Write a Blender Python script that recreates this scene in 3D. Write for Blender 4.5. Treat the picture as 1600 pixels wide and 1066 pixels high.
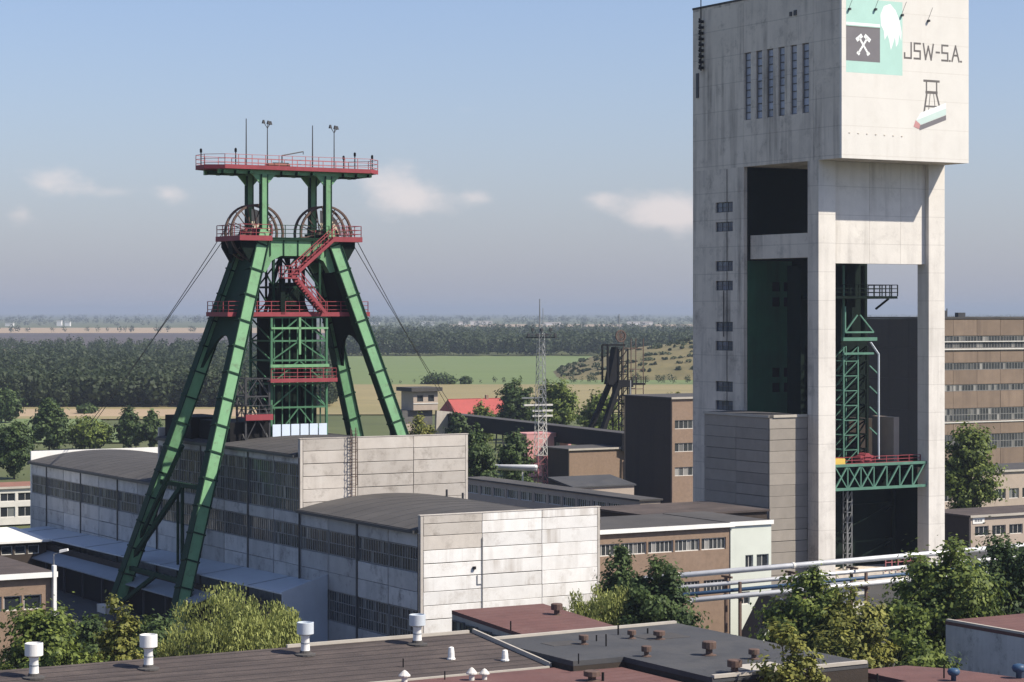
import bpy, math, random
import numpy as np
from mathutils import Vector, Matrix
R = math.radians
random.seed(7)
for o in list(bpy.data.objects): bpy.data.objects.remove(o)
scene = bpy.context.scene
COL = scene.collection

# ------------------------------------------------------------------ camera
ZC = 28.0
cam = bpy.data.cameras.new('camera'); camo = bpy.data.objects.new('camera', cam); COL.objects.link(camo)
camo.location = (0, 0, ZC); camo.rotation_euler = (R(90), 0, 0)
cam.sensor_width = 36; cam.lens = 81; cam.shift_y = -46/1600
cam.clip_start = 1; cam.clip_end = 90000
scene.camera = camo
scene.render.resolution_x = 1024; scene.render.resolution_y = 682

# ------------------------------------------------------------------ sun and sky
TOSUN = Vector((5.91, -1.99, 6.6)).normalized()
SUN_EL = math.asin(TOSUN.z); SUN_AZ = math.atan2(TOSUN.x, TOSUN.y)
sun = bpy.data.lights.new('sun', 'SUN'); suno = bpy.data.objects.new('sun', sun); COL.objects.link(suno)
sun.energy = 4.9; sun.angle = R(0.53); sun.color = (1.0, 0.925, 0.80)
suno.rotation_euler = (-TOSUN).to_track_quat('-Z', 'Y').to_euler()
suno.location = (100, -50, 200)

world = bpy.data.worlds.new('World'); scene.world = world; world.use_nodes = True
def build_world():
    nt = world.node_tree; nt.nodes.clear(); N = nt.nodes.new; L = nt.links.new
    out = N('ShaderNodeOutputWorld'); bg = N('ShaderNodeBackground'); bg.inputs[1].default_value = 0.094
    sky = N('ShaderNodeTexSky'); sky.sky_type = 'NISHITA'; sky.sun_disc = False
    sky.sun_elevation = SUN_EL; sky.sun_rotation = SUN_AZ
    sky.altitude = 250; sky.air_density = 1.0; sky.dust_density = 1.1; sky.ozone_density = 2.2
    tc = N('ShaderNodeTexCoord'); sep = N('ShaderNodeSeparateXYZ'); L(tc.outputs['Generated'], sep.inputs[0])
    def m(op, a, b=None, c=None):
        n = N('ShaderNodeMath'); n.operation = op
        for i, x in enumerate((a, b, c)):
            if x is None: continue
            if isinstance(x, (int, float)): n.inputs[i].default_value = x
            else: L(x, n.inputs[i])
        return n.outputs[0]
    az = m('ARCTAN2', sep.outputs[0], sep.outputs[1]); el = m('ARCSINE', sep.outputs[2])
    comb = N('ShaderNodeCombineXYZ'); L(az, comb.inputs[0]); L(m('MULTIPLY', el, 1.7), comb.inputs[1]); comb.inputs[2].default_value = 3.7
    def noise(sc, det, ro):
        n = N('ShaderNodeTexNoise'); n.inputs['Scale'].default_value = sc; n.inputs['Detail'].default_value = det; n.inputs['Roughness'].default_value = ro
        L(comb.outputs[0], n.inputs['Vector']); return n.outputs[0]
    n1 = noise(26, 6, .58); n2 = noise(95, 5, .6)
    nn = m('ADD', m('MULTIPLY', n1, .65), m('MULTIPLY', n2, .35))
    # low cumulus: soft heaps at their own bearings (radians from +Y, elevation), thinner heaps all round
    heaps = [(-.0520, .0575, .0135, .0085, .46), (-.0480, .0440, .020, .0055, .24), (-.0440, .0500, .015, .005, .24), (-.1985, .0560, .010, .0042, .36), (-.2110, .0405, .0060, .0050, .32), (-.1740, .0510, .024, .003, .22),
             (-.1480, .0500, .006, .0042, .26), (-.0150, .0497, .0065, .0028, .34), (.0390, .0487, .0075, .0033, .42), (.0655, .0445, .0150, .0075, .42), (.0450, .0420, .022, .004, .16), (.0740, .0400, .009, .006, .25),
             (.31, .050, .02, .006, .4), (.47, .043, .03, .006, .35), (-.36, .052, .024, .006, .4), (-.55, .045, .03, .007, .36), (.75, .05, .03, .007, .4), (-.85, .05, .04, .007, .36), (1.3, .05, .05, .008, .36), (-1.4, .05, .05, .008, .36), (2.1, .05, .05, .008, .36), (-2.2, .05, .05, .008, .36)]
    tot = None
    for a0, e0, sa, se, w in heaps:
        x = m('MULTIPLY', m('SUBTRACT', az, a0), 1/sa); y = m('MULTIPLY', m('SUBTRACT', el, e0), 1/se)
        r2 = m('ADD', m('MULTIPLY', x, x), m('MULTIPLY', y, y))
        g = m('MULTIPLY', m('EXPONENT', m('MULTIPLY', r2, -.7)), w)
        tot = g if tot is None else m('ADD', tot, g)
    d = m('ADD', m('SUBTRACT', nn, .63), tot)
    mr = N('ShaderNodeMapRange'); mr.interpolation_type = 'SMOOTHSTEP'; L(d, mr.inputs[0])
    mr.inputs[1].default_value = -.03; mr.inputs[2].default_value = .46
    fac = m('MULTIPLY', mr.outputs[0], .56)
    tint = N('ShaderNodeMix'); tint.data_type = 'RGBA'; tint.blend_type = 'MULTIPLY'; tint.inputs[0].default_value = 1; L(sky.outputs[0], tint.inputs[6]); tint.inputs[7].default_value = (.95,.945,1.08,1)
    murk = N('ShaderNodeMix'); murk.data_type = 'RGBA'; L(m('MULTIPLY', m('EXPONENT', m('MULTIPLY', m('MAXIMUM', el, 0.0), -13.0)), .82), murk.inputs[0]); L(tint.outputs[2], murk.inputs[6]); murk.inputs[7].default_value = (3.0,3.12,3.85,1)
    mix = N('ShaderNodeMix'); mix.data_type = 'RGBA'; L(fac, mix.inputs[0]); L(murk.outputs[2], mix.inputs[6]); mix.inputs[7].default_value = (7.4, 6.5, 6.2, 1)
    L(mix.outputs[2], bg.inputs[0]); L(bg.outputs[0], out.inputs[0])
build_world()
vs = scene.view_settings
vs.view_transform = 'Standard'; vs.look = 'None'; vs.gamma = 1; vs.exposure = 0.55
try: vs.use_curve_mapping = False
except Exception: pass
scene.render.engine = 'CYCLES'
scene.cycles.volume_bounces = 1; scene.cycles.max_bounces = 6; scene.cycles.transparent_max_bounces = 8

# ------------------------------------------------------------------ the site grid (buildings share one bearing)
TH = math.atan2(2100, 3600); CT, ST = math.cos(TH), math.sin(TH)
OX, OY = -7.75, 195.0
F = 3600.0; HZ = 487.0                      # survey constants: focal length and horizon in photo pixels
GZ = -3.0                                   # yard level
def G(u, v, z=0.0): return (OX+u*CT-v*ST, OY+u*ST+v*CT, z)
def UV(x, y):
    dx, dy = x-OX, y-OY
    return dx*CT+dy*ST, -dx*ST+dy*CT
def bear(px, Y): return ((px-800)*Y/F, Y)   # point at distance Y on a bearing
def zat(py, Y): return ZC-(py-HZ)*Y/F

# ------------------------------------------------------------------ mesh helpers
class MB:
    def __init__(s): s.v = []; s.f = []
    def add(s, pts, faces):
        b = len(s.v); s.v += [tuple(p) for p in pts]; s.f += [tuple(b+i for i in f) for f in faces]; return s
    def box(s, x0, x1, y0, y1, z0, z1):
        return s.add([(x0,y0,z0),(x1,y0,z0),(x1,y1,z0),(x0,y1,z0),(x0,y0,z1),(x1,y0,z1),(x1,y1,z1),(x0,y1,z1)],
                     [(0,3,2,1),(4,5,6,7),(0,1,5,4),(1,2,6,5),(2,3,7,6),(3,0,4,7)])
    def beam(s, p, q, w, h=None, up=(0,0,1)):
        h = h or w; p, q = Vector(p), Vector(q); d = (q-p).normalized(); up = Vector(up)
        if abs(d.dot(up)) > .98: up = Vector((0,1,0))
        a = d.cross(up).normalized()*w/2; b = a.normalized().cross(d).normalized()*h/2
        return s.add([p-a-b, p+a-b, p+a+b, p-a+b, q-a-b, q+a-b, q+a+b, q-a+b], [(0,3,2,1),(4,5,6,7),(0,1,5,4),(1,2,6,5),(2,3,7,6),(3,0,4,7)])
    def tube(s, p, q, r, n=8, r2=None, cap=True):
        r2 = r if r2 is None else r2; p, q = Vector(p), Vector(q); d = (q-p).normalized()
        up = Vector((0,0,1)) if abs(d.z) < .95 else Vector((0,1,0))
        a = d.cross(up).normalized(); b = d.cross(a).normalized(); P = []
        for i in range(n):
            t = 2*math.pi*i/n; w = a*math.cos(t)+b*math.sin(t); P.append(p+w*r); P.append(q+w*r2)
        fs = [(2*i, 2*((i+1)%n), 2*((i+1)%n)+1, 2*i+1) for i in range(n)]
        if cap: fs += [tuple(2*i for i in range(n))[::-1], tuple(2*i+1 for i in range(n))]
        return s.add(P, fs)
    def lathe(s, prof, n=12, cx=0, cy=0, cz=0):
        P = [(cx+r*math.cos(2*math.pi*i/n), cy+r*math.sin(2*math.pi*i/n), cz+z) for r, z in prof for i in range(n)]
        fs = [(k*n+i, k*n+(i+1)%n, (k+1)*n+(i+1)%n, (k+1)*n+i) for k in range(len(prof)-1) for i in range(n)]
        fs += [tuple(range(n))[::-1], tuple((len(prof)-1)*n+i for i in range(n))]
        return s.add(P, fs)
    def prism(s, pts, z0, z1):              # plan polygon (ccw) between two heights; z may be functions
        n = len(pts); f0 = z0 if callable(z0) else (lambda x, y: z0); f1 = z1 if callable(z1) else (lambda x, y: z1)
        P = [(x,y,f0(x,y)) for x, y in pts]+[(x,y,f1(x,y)) for x, y in pts]
        return s.add(P, [tuple(range(n))[::-1], tuple(range(n,2*n))]+[(i,(i+1)%n,n+(i+1)%n,n+i) for i in range(n)])
    def plate(s, pts, y0, y1):              # polygon in x,z extruded in y
        n = len(pts); P = [(x,y0,z) for x, z in pts]+[(x,y1,z) for x, z in pts]
        return s.add(P, [tuple(range(n)), tuple(range(n,2*n))[::-1]]+[(i,n+i,n+(i+1)%n,(i+1)%n) for i in range(n)])
    def wall(s, org, rot, L, z0, z1, ops, t=.3):   # slab with real openings; rot = outward side
        ox, oy = org
        T = {'-v': lambda x,y: (ox+x, oy+y), '-u': lambda x,y: (ox+y, oy-x), '+u': lambda x,y: (ox-y, oy+x), '+v': lambda x,y: (ox-x, oy-y)}[rot]
        xs = sorted({0.0, L}|{round(a,4) for o in ops for a in o[:2]}); zs = sorted({z0, z1}|{round(a,4) for o in ops for a in o[2:4]})
        nx, nz = len(xs)-1, len(zs)-1
        def solid(i, k):
            if i < 0 or k < 0 or i >= nx or k >= nz: return False
            cx, cz = (xs[i]+xs[i+1])/2, (zs[k]+zs[k+1])/2
            return not any(o[0] < cx < o[1] and o[2] < cz < o[3] for o in ops)
        def q(a): s.add([T(x,y)+(z,) for x,y,z in a], [(0,1,2,3)])
        for i in range(nx):
            for k in range(nz):
                if not solid(i,k): continue
                x0,x1,a,b = xs[i],xs[i+1],zs[k],zs[k+1]
                q([(x0,0,a),(x1,0,a),(x1,0,b),(x0,0,b)]); q([(x1,t,a),(x0,t,a),(x0,t,b),(x1,t,b)])
                if not solid(i-1,k): q([(x0,t,a),(x0,0,a),(x0,0,b),(x0,t,b)])
                if not solid(i+1,k): q([(x1,0,a),(x1,t,a),(x1,t,b),(x1,0,b)])
                if not solid(i,k-1): q([(x0,t,a),(x1,t,a),(x1,0,a),(x0,0,a)])
                if not solid(i,k+1): q([(x0,0,b),(x1,0,b),(x1,t,b),(x0,t,b)])
        return s
    def mesh(s, name, mat=None, smooth=False):
        me = bpy.data.meshes.new(name); me.from_pydata(s.v, [], s.f)
        if mat: me.materials.append(mat)
        if smooth: me.polygons.foreach_set('use_smooth', [True]*len(me.polygons))
        me.update(); return me

def link(name, data, parent=None, loc=(0,0,0), rz=0.0):
    o = bpy.data.objects.new(name, data); COL.objects.link(o); o.location = loc; o.rotation_euler = (0,0,rz)
    if parent: o.parent = parent
    return o
def tag(o, label, cat, group=None):
    o['label'] = label; o['category'] = cat
    if group: o['group'] = group
    return o
def thing(name, label, cat, u, v, z=GZ, rz=TH, group=None):
    return tag(link(name, None, None, G(u, v, z), rz), label, cat, group)
def part(name, mb, mat, parent, loc=(0,0,0), rz=0.0, smooth=False):
    return link(name, mb.mesh(name, mat, smooth), parent, loc, rz)
def struct(o, kind='structure'): o['kind'] = kind; return o
ROT = {'-v': 0.0, '-u': -math.pi/2, '+u': math.pi/2, '+v': math.pi}
def onwall(org, rot, x, y=0.0):
    ox, oy = org
    return {'-v': (ox+x, oy+y), '-u': (ox+y, oy-x), '+u': (ox-y, oy+x), '+v': (ox-x, oy-y)}[rot]

# ------------------------------------------------------------------ materials
def hexc(r, g, b): 
    f = lambda c: (c/255/12.92) if c/255 <= .04045 else ((c/255+.055)/1.055)**2.4
    return (f(r), f(g), f(b))
def mat(name, col, rough=.85, var=.15, scale=.7, streak=0.0, scol=(.05,.045,.04), blot=0.0, bcol=None, bscale=.25, rnd=0.0, metal=0.0, bump=0.0, spec=.3, stretch=(1,1,1), grime=0.0, gcol=(.06,.055,.05), gscale=.4, joint=0.0):
    ma = bpy.data.materials.new(name); ma.use_nodes = True; nt = ma.node_tree; N = nt.nodes.new; L = nt.links.new
    bs = nt.nodes['Principled BSDF']; bs.inputs['Roughness'].default_value = rough; bs.inputs['Metallic'].default_value = metal
    bs.inputs['Specular IOR Level'].default_value = spec
    tc = N('ShaderNodeTexCoord'); oi = N('ShaderNodeObjectInfo')
    off = N('ShaderNodeVectorMath'); off.operation = 'MULTIPLY_ADD'; L(oi.outputs['Random'], off.inputs[0]); off.inputs[1].default_value = (37,53,71); L(tc.outputs['Object'], off.inputs[2])
    def noise(sc, det=6, ro=.6, mp=None):
        n = N('ShaderNodeTexNoise'); n.inputs['Scale'].default_value = sc; n.inputs['Detail'].default_value = det; n.inputs['Roughness'].default_value = ro
        src = off.outputs[0]
        if mp:
            q = N('ShaderNodeMapping'); q.inputs['Scale'].default_value = mp; L(src, q.inputs[0]); src = q.outputs[0]
        L(src, n.inputs['Vector']); return n.outputs[0]
    def rng(x, a, b, c=0., d=1.):
        q = N('ShaderNodeMapRange'); L(x, q.inputs[0]); q.inputs[1].default_value = a; q.inputs[2].default_value = b; q.inputs[3].default_value = c; q.inputs[4].default_value = d; return q.outputs[0]
    def mix(fac, a, b, mode='MIX'):
        q = N('ShaderNodeMix'); q.data_type = 'RGBA'; q.blend_type = mode
        for i, x in ((0,fac),(6,a),(7,b)):
            if isinstance(x, (int,float)): q.inputs[i].default_value = x
            elif isinstance(x, tuple): q.inputs[i].default_value = x+(1,)
            else: L(x, q.inputs[i])
        return q.outputs[2]
    n1 = noise(scale, 8, .65, stretch if stretch != (1,1,1) else None)
    c = mix(rng(n1,.25,.75), tuple(x*(1-var) for x in col), tuple(min(1,x*(1+var)) for x in col))
    if blot: c = mix(rng(noise(bscale,7,.7),.48,.72,0,blot), c, bcol or tuple(x*.5 for x in col))
    if grime: c = mix(rng(noise(gscale,12,.78),.53,.69,0,grime), c, gcol)
    if joint:
        sp = N('ShaderNodeSeparateXYZ'); L(tc.outputs['Object'], sp.inputs[0]); fz = N('ShaderNodeMath'); fz.operation = 'PINGPONG'; L(sp.outputs[2], fz.inputs[0]); fz.inputs[1].default_value = joint/2
        c = mix(rng(fz.outputs[0],0,.07,.38,0), c, gcol)
    if streak:
        a = rng(noise(1.0,7,.62,(.75,.75,.045)),.47,.70,0,1); b = rng(noise(.16,4,.6),.36,.62,.12,1); q = N('ShaderNodeMath'); q.operation = 'MULTIPLY'; L(a,q.inputs[0]); L(b,q.inputs[1])
        q2 = N('ShaderNodeMath'); q2.operation = 'MULTIPLY'; L(q.outputs[0],q2.inputs[0]); q2.inputs[1].default_value = min(1,streak*1.35); c = mix(q2.outputs[0], c, scol)
    if rnd:
        v = rng(oi.outputs['Random'],0,1,1-rnd,1+rnd*.4); h = N('ShaderNodeHueSaturation'); L(v, h.inputs['Value']); L(c, h.inputs['Color']); c = h.outputs[0]
    L(c, bs.inputs['Base Color'])
    L(rng(n1,.2,.8,rough-.08,min(1,rough+.08)), bs.inputs['Roughness'])
    if bump:
        b = N('ShaderNodeBump'); b.inputs['Strength'].default_value = bump; b.inputs['Distance'].default_value = .05; L(noise(scale*9,4,.6), b.inputs['Height']); L(b.outputs[0], bs.inputs['Normal'])
    return ma
def glass(name, dark, light, share, rough=.12):
    ma = bpy.data.materials.new(name); ma.use_nodes = True; nt = ma.node_tree; N = nt.nodes.new; L = nt.links.new
    bs = nt.nodes['Principled BSDF']; bs.inputs['Roughness'].default_value = rough; bs.inputs['Specular IOR Level'].default_value = .5
    ge = N('ShaderNodeNewGeometry'); oi = N('ShaderNodeObjectInfo')
    ad = N('ShaderNodeMath'); ad.operation = 'MULTIPLY_ADD'; L(oi.outputs['Random'], ad.inputs[0]); ad.inputs[1].default_value = 7.31; L(ge.outputs['Random Per Island'], ad.inputs[2])
    fr = N('ShaderNodeMath'); fr.operation = 'FRACT'; L(ad.outputs[0], fr.inputs[0])
    cr = N('ShaderNodeValToRGB'); e = cr.color_ramp.elements; e[0].position = 0; e[0].color = dark+(1,); e[1].position = 1; e[1].color = light+(1,)
    k = e.new(1-share); k.color = tuple(d*1.6 for d in dark)+(1,); k = e.new(min(.99,1-share*.5)); k.color = tuple((a+b)*.4 for a, b in zip(dark, light))+(1,)
    L(fr.outputs[0], cr.inputs[0]); L(cr.outputs[0], bs.inputs['Base Color']); return ma
def leafmat(name, a, b, trans=.3):
    ma = bpy.data.materials.new(name); ma.use_nodes = True; nt = ma.node_tree; nt.nodes.clear(); N = nt.nodes.new; L = nt.links.new
    out = N('ShaderNodeOutputMaterial'); ge = N('ShaderNodeNewGeometry'); oi = N('ShaderNodeObjectInfo'); tc = N('ShaderNodeTexCoord')
    n = N('ShaderNodeTexNoise'); n.inputs['Scale'].default_value = .55; n.inputs['Detail'].default_value = 3; L(tc.outputs['Object'], n.inputs['Vector'])
    ad = N('ShaderNodeMath'); ad.operation = 'MULTIPLY_ADD'; L(ge.outputs['Random Per Island'], ad.inputs[0]); ad.inputs[1].default_value = .55; L(n.outputs[0], ad.inputs[2])
    mr = N('ShaderNodeMapRange'); L(ad.outputs[0], mr.inputs[0]); mr.inputs[1].default_value = .4; mr.inputs[2].default_value = 1.15
    mx = N('ShaderNodeMix'); mx.data_type = 'RGBA'; L(mr.outputs[0], mx.inputs[0]); mx.inputs[6].default_value = a+(1,); mx.inputs[7].default_value = b+(1,)
    di = N('ShaderNodeBsdfPrincipled'); di.inputs['Roughness'].default_value = .6; di.inputs['Specular IOR Level'].default_value = .25; L(mx.outputs[2], di.inputs['Base Color'])
    tr = N('ShaderNodeBsdfTranslucent'); L(mx.outputs[2], tr.inputs[0]); ms = N('ShaderNodeMixShader'); ms.inputs[0].default_value = trans
    L(di.outputs[0], ms.inputs[1]); L(tr.outputs[0], ms.inputs[2]); L(ms.outputs[0], out.inputs[0]); return ma

M = {}
M['tower'] = mat('tower_concrete', (.66,.625,.575), .9, .07, .35, streak=.36, scol=(.24,.22,.20), blot=.28, bcol=(.45,.42,.39), bscale=.14, bump=.25, grime=.30, gcol=(.25,.23,.21), gscale=.5, joint=3.25)
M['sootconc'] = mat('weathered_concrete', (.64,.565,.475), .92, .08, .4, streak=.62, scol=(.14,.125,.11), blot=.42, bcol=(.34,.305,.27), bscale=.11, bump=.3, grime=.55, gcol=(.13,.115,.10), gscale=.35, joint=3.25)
M['whitewall'] = mat('painted_sign_wall', (.66,.635,.59), .85, .05, .3, streak=.2, scol=(.46,.42,.37), blot=.14, bcol=(.56,.52,.47), grime=.12, gcol=(.42,.38,.33), gscale=.5, joint=3.25)
M['greenwall'] = mat('green_painted_wall', (.018,.075,.038), .8, .25, .3, blot=.6, bcol=(.010,.03,.017), bscale=.10, streak=.4, scol=(.008,.010,.008))
M['panelwhite'] = mat('white_painted_panel', (.72,.705,.68), .85, .07, .8, streak=.6, scol=(.34,.29,.24), blot=.30, bcol=(.50,.46,.42), bscale=.5, rnd=.10, bump=.15, grime=.5, gcol=(.36,.31,.26), gscale=.6)
M['panelgrey'] = mat('bare_concrete_panel', (.47,.43,.385), .9, .1, .7, streak=.34, scol=(.27,.24,.21), blot=.5, bcol=(.55,.52,.48), bscale=.45, rnd=.2, bump=.2, grime=.8, gcol=(.23,.20,.17), gscale=.6)
M['panelblue'] = mat('old_white_panel', (.50,.49,.475), .88, .12, .6, streak=.42, scol=(.2,.2,.2), blot=.35, bcol=(.30,.30,.30), bscale=.4, rnd=.26, bump=.2, grime=.85, gcol=(.12,.115,.11), gscale=.5)
M['core'] = mat('dark_joint_concrete', (.10,.098,.095), .95, .2, 1)
M['annex'] = mat('annex_panel', (.285,.255,.22), .9, .1, .8, streak=.2, scol=(.18,.16,.14), rnd=.14, bump=.2)
M['felt'] = mat('roofing_felt', (.062,.058,.056), .92, .25, .25, blot=.5, bcol=(.10,.093,.087), bscale=.12, bump=.5)
M['feltbrown'] = mat('brown_roofing_felt', (.066,.052,.047), .92, .40, .7, blot=.7, bcol=(.115,.09,.078), bscale=.22, bump=.7, grime=.5, gcol=(.035,.03,.028), gscale=.5, stretch=(.25,2.2,1))
M['feltgrey'] = mat('grey_roofing_felt', (.055,.056,.060), .9, .2, .4, blot=.55, bcol=(.095,.09,.086), bscale=.2, bump=.5, grime=.5, gcol=(.032,.032,.034), gscale=.4)
M['feltred'] = mat('red_roofing_felt', (.125,.062,.055), .9, .18, .5, blot=.5, bcol=(.165,.098,.088), bscale=.2, bump=.5, grime=.5, gcol=(.075,.045,.042), gscale=.45)
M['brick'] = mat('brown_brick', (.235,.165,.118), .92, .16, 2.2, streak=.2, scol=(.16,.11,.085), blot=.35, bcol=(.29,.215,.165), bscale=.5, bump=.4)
M['brickdark'] = mat('shade_dark_brick', (.045,.034,.027), .92, .2, 1.6, streak=.35, scol=(.022,.019,.017), bump=.4)  # near-black brick; on -u walls the shade is put into the colour
M['brickbrown'] = mat('weathered_brown_cladding', (.20,.148,.110), .92, .14, .5, streak=.5, scol=(.12,.088,.068), blot=.35, bcol=(.28,.21,.155), bscale=.2, rnd=.12)
M['beige'] = mat('beige_render', (.37,.305,.25), .92, .1, .6, streak=.22, scol=(.25,.2,.165))
M['mint'] = mat('pale_green_render', (.56,.585,.52), .9, .07, .5, streak=.15, scol=(.38,.40,.34))
M['white'] = mat('white_paint', (.74,.73,.70), .7, .06, 1, streak=.18, scol=(.45,.42,.38))
M['offwhite'] = mat('dull_white_paint', (.55,.53,.49), .8, .1, 1)
M['trim'] = mat('pale_trim', (.40,.365,.315), .85, .12, 1.2, streak=.2, scol=(.25,.22,.2))
M['zinc'] = mat('zinc_sheet', (.50,.54,.58), .5, .08, .8, streak=.12, scol=(.35,.36,.37), metal=.15)
M['zincdull'] = mat('dull_zinc_sheet', (.26,.28,.30), .6, .12, .8)
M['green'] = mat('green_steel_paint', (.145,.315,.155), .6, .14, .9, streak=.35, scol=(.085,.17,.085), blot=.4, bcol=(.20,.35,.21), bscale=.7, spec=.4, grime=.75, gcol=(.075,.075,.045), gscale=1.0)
M['greendk'] = mat('shade_dark_green_paint', (.013,.040,.023), .75, .25, .9, streak=.3, scol=(.010,.018,.012), spec=.12)  # dark green with the shade on the steel's side faces painted in
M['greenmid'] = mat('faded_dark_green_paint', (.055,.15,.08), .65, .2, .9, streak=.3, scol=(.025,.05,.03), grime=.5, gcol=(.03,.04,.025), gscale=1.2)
M['greendark'] = mat('shade_black_green_steel', (.005,.011,.008), .8, .3, .9, spec=.1)  # near-black green; shade inside the frames put into the steel colour
M['teal'] = mat('teal_steel_paint', (.085,.19,.14), .6, .2, .9)
M['red'] = mat('red_steel_paint', (.25,.045,.055), .65, .18, 1.1, streak=.25, scol=(.14,.025,.03))
M['redlight'] = mat('faded_red_paint', (.36,.13,.135), .7, .15, .8)
M['redroof'] = mat('red_sheet_roof', (.33,.07,.06), .65, .1, .5)
M['orange'] = mat('orange_paint', (.24,.115,.075), .7, .2, .8)
M['black'] = mat('black_steel', (.012,.012,.013), .8, .2, 1, spec=.1)
M['darksteel'] = mat('dark_steel', (.045,.045,.048), .55, .2, 1)
M['steel'] = mat('grey_steel', (.24,.245,.25), .5, .15, 1, metal=.3)
M['cream'] = mat('cream_guard_sheet', (.52,.47,.36), .7, .12, .8)
M['yellow'] = mat('yellow_paint', (.62,.42,.09), .6, .1, 1)
M['pale'] = mat('pale_blue_sheet', (.56,.64,.74), .6, .07, 1)
M['rusty'] = mat('rusty_brown_metal', (.105,.068,.054), .8, .3, 2)
M['signteal'] = mat('sign_teal_paint', (.40,.60,.535), .85, .06, .5, streak=.15, scol=(.36,.58,.52))
M['signgrey'] = mat('sign_grey_paint', (.17,.16,.17), .85, .1, .6)
M['signwhite'] = mat('sign_white_paint', (.78,.80,.78), .8, .04, .6)
M['signink'] = mat('sign_dark_lettering', (.13,.12,.115), .85, .15, .8)
M['signgreen'] = mat('sign_pale_green_paint', (.52,.63,.59), .85, .05, .6)
M['pipe'] = mat('aluminium_pipe_jacket', (.60,.60,.60), .45, .1, .8, streak=.1, scol=(.4,.4,.4), metal=.25)
M['pipeblue'] = mat('blue_pipe_paint', (.035,.075,.14), .5, .2, .8)
M['seam'] = mat('felt_joint', (.028,.025,.024), .9, .3, 1)
M['pinkpaint'] = mat('faded_pink_paint', (.50,.24,.235), .8, .15, .6, blot=.3, bcol=(.42,.3,.28))
M['bark'] = mat('bark', (.10,.075,.055), .95, .3, 3)
M['asphalt'] = mat('yard_asphalt', (.055,.053,.05), .95, .3, .15, blot=.5, bcol=(.09,.085,.072), bscale=.06)
M['win'] = glass('old_factory_glass', (.022,.026,.027), (.20,.21,.20), .30, .2)
M['windark'] = glass('dark_window_glass', (.014,.017,.021), (.16,.17,.17), .15)
M['winmix'] = glass('office_window_glass', (.03,.033,.035), (.30,.29,.27), .3, .2)
M['winslot'] = glass('tower_slot_glass', (.19,.205,.25), (.32,.33,.38), .4, .25)  # pale blue-grey base stands in for reflected sky
M['winblue'] = glass('tower_window_glass', (.04,.052,.08), (.08,.10,.16), .4)
M['frame'] = mat('window_frame_grey', (.23,.225,.215), .8, .2, 1.5)
M['framewhite'] = mat('window_frame_white', (.58,.56,.52), .75, .1, 1.5)
M['framedark'] = mat('window_frame_dark', (.09,.088,.085), .8, .2, 1.5)
M['leaf'] = leafmat('broadleaf', (.030,.058,.014), (.20,.245,.05))
M['leafdark'] = leafmat('dark_broadleaf', (.017,.038,.014), (.10,.145,.042))
M['leafwillow'] = leafmat('willow_leaf', (.12,.15,.04), (.40,.42,.13), .35)
M['leafgold'] = leafmat('yellowing_leaf', (.055,.075,.016), (.28,.27,.06))
M['leafspruce'] = leafmat('conifer_needles', (.008,.022,.011), (.045,.075,.024), .1)
M['leaffar'] = leafmat('far_wood_leaf', (.030,.048,.024), (.066,.085,.038), .35)
M['ground'] = mat('rough_grass', (.085,.10,.035), .95, .35, .02, blot=.6, bcol=(.145,.125,.065), bscale=.006)
M['meadow'] = mat('green_crop', (.125,.165,.06), .95, .12, .02, blot=.4, bcol=(.165,.18,.085), bscale=.006, stretch=(.2,2,1))
M['stubble'] = mat('stubble_field', (.235,.195,.095), .95, .15, .03, blot=.5, bcol=(.165,.155,.065), bscale=.008, stretch=(.2,1.5,1))
M['tan'] = mat('bare_tan_field', (.33,.245,.155), .95, .15, .01, stretch=(.15,1.5,1))
M['heather'] = mat('dark_spoil_field', (.075,.062,.060), .95, .25, .006, stretch=(.25,1,1))
M['scrub'] = mat('scrubby_spoil_heap', (.155,.13,.06), .95, .3, .05, blot=.8, bcol=(.065,.075,.03), bscale=.03)

# ------------------------------------------------------------------ ground and countryside
def sheet(name, pts, z, m, rz=0):
    return struct(link(name, MB().add([(x,y,z) for x, y in pts], [tuple(range(len(pts)))]).mesh(name, m)))
sheet('ground', [(-40000,-3000),(40000,-3000),(40000,42000),(-40000,42000)], GZ-.25, M['ground'])
sheet('yard', [G(-90,-140)[:2], G(150,-140)[:2], G(150,150)[:2], G(-70,112)[:2]], GZ, M['asphalt'])
def gy(py): return (ZC-GZ)*F/(py-HZ)         # ground distance of an image row
def field(px0, px1, pya, pyb, m, lift, name='field', skew=0.0):
    Ya, Yb = gy(pya), gy(pyb)                # far, near
    return sheet(name, [bear(px0,Yb), bear(px1,Yb), bear(px1+skew,Ya), bear(px0+skew,Ya)], GZ+lift, m)
field(-900, 2600, 556, 601, M['meadow'], .05)
field(-900, 2600, 601, 648, M['stubble'], .06)
field(-1200, 215, 655, 692, M['meadow'], .12, skew=-60)
field(-1200, 420, 640, 651, M['tan'], .10); field(-1200, 420, 651, 655.5, M['stubble'], .11); field(-1200, 420, 630, 640, M['stubble'], .09)
field(-1600, 520, 512.5, 521, M['tan'], .3)
field(-1600, 560, 521, 545, M['heather'], .35)
field(-400, 130, 545.5, 553, M['tan'], .4)
field(700, 1500, 507, 511, M['tan'], .3)

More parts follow.
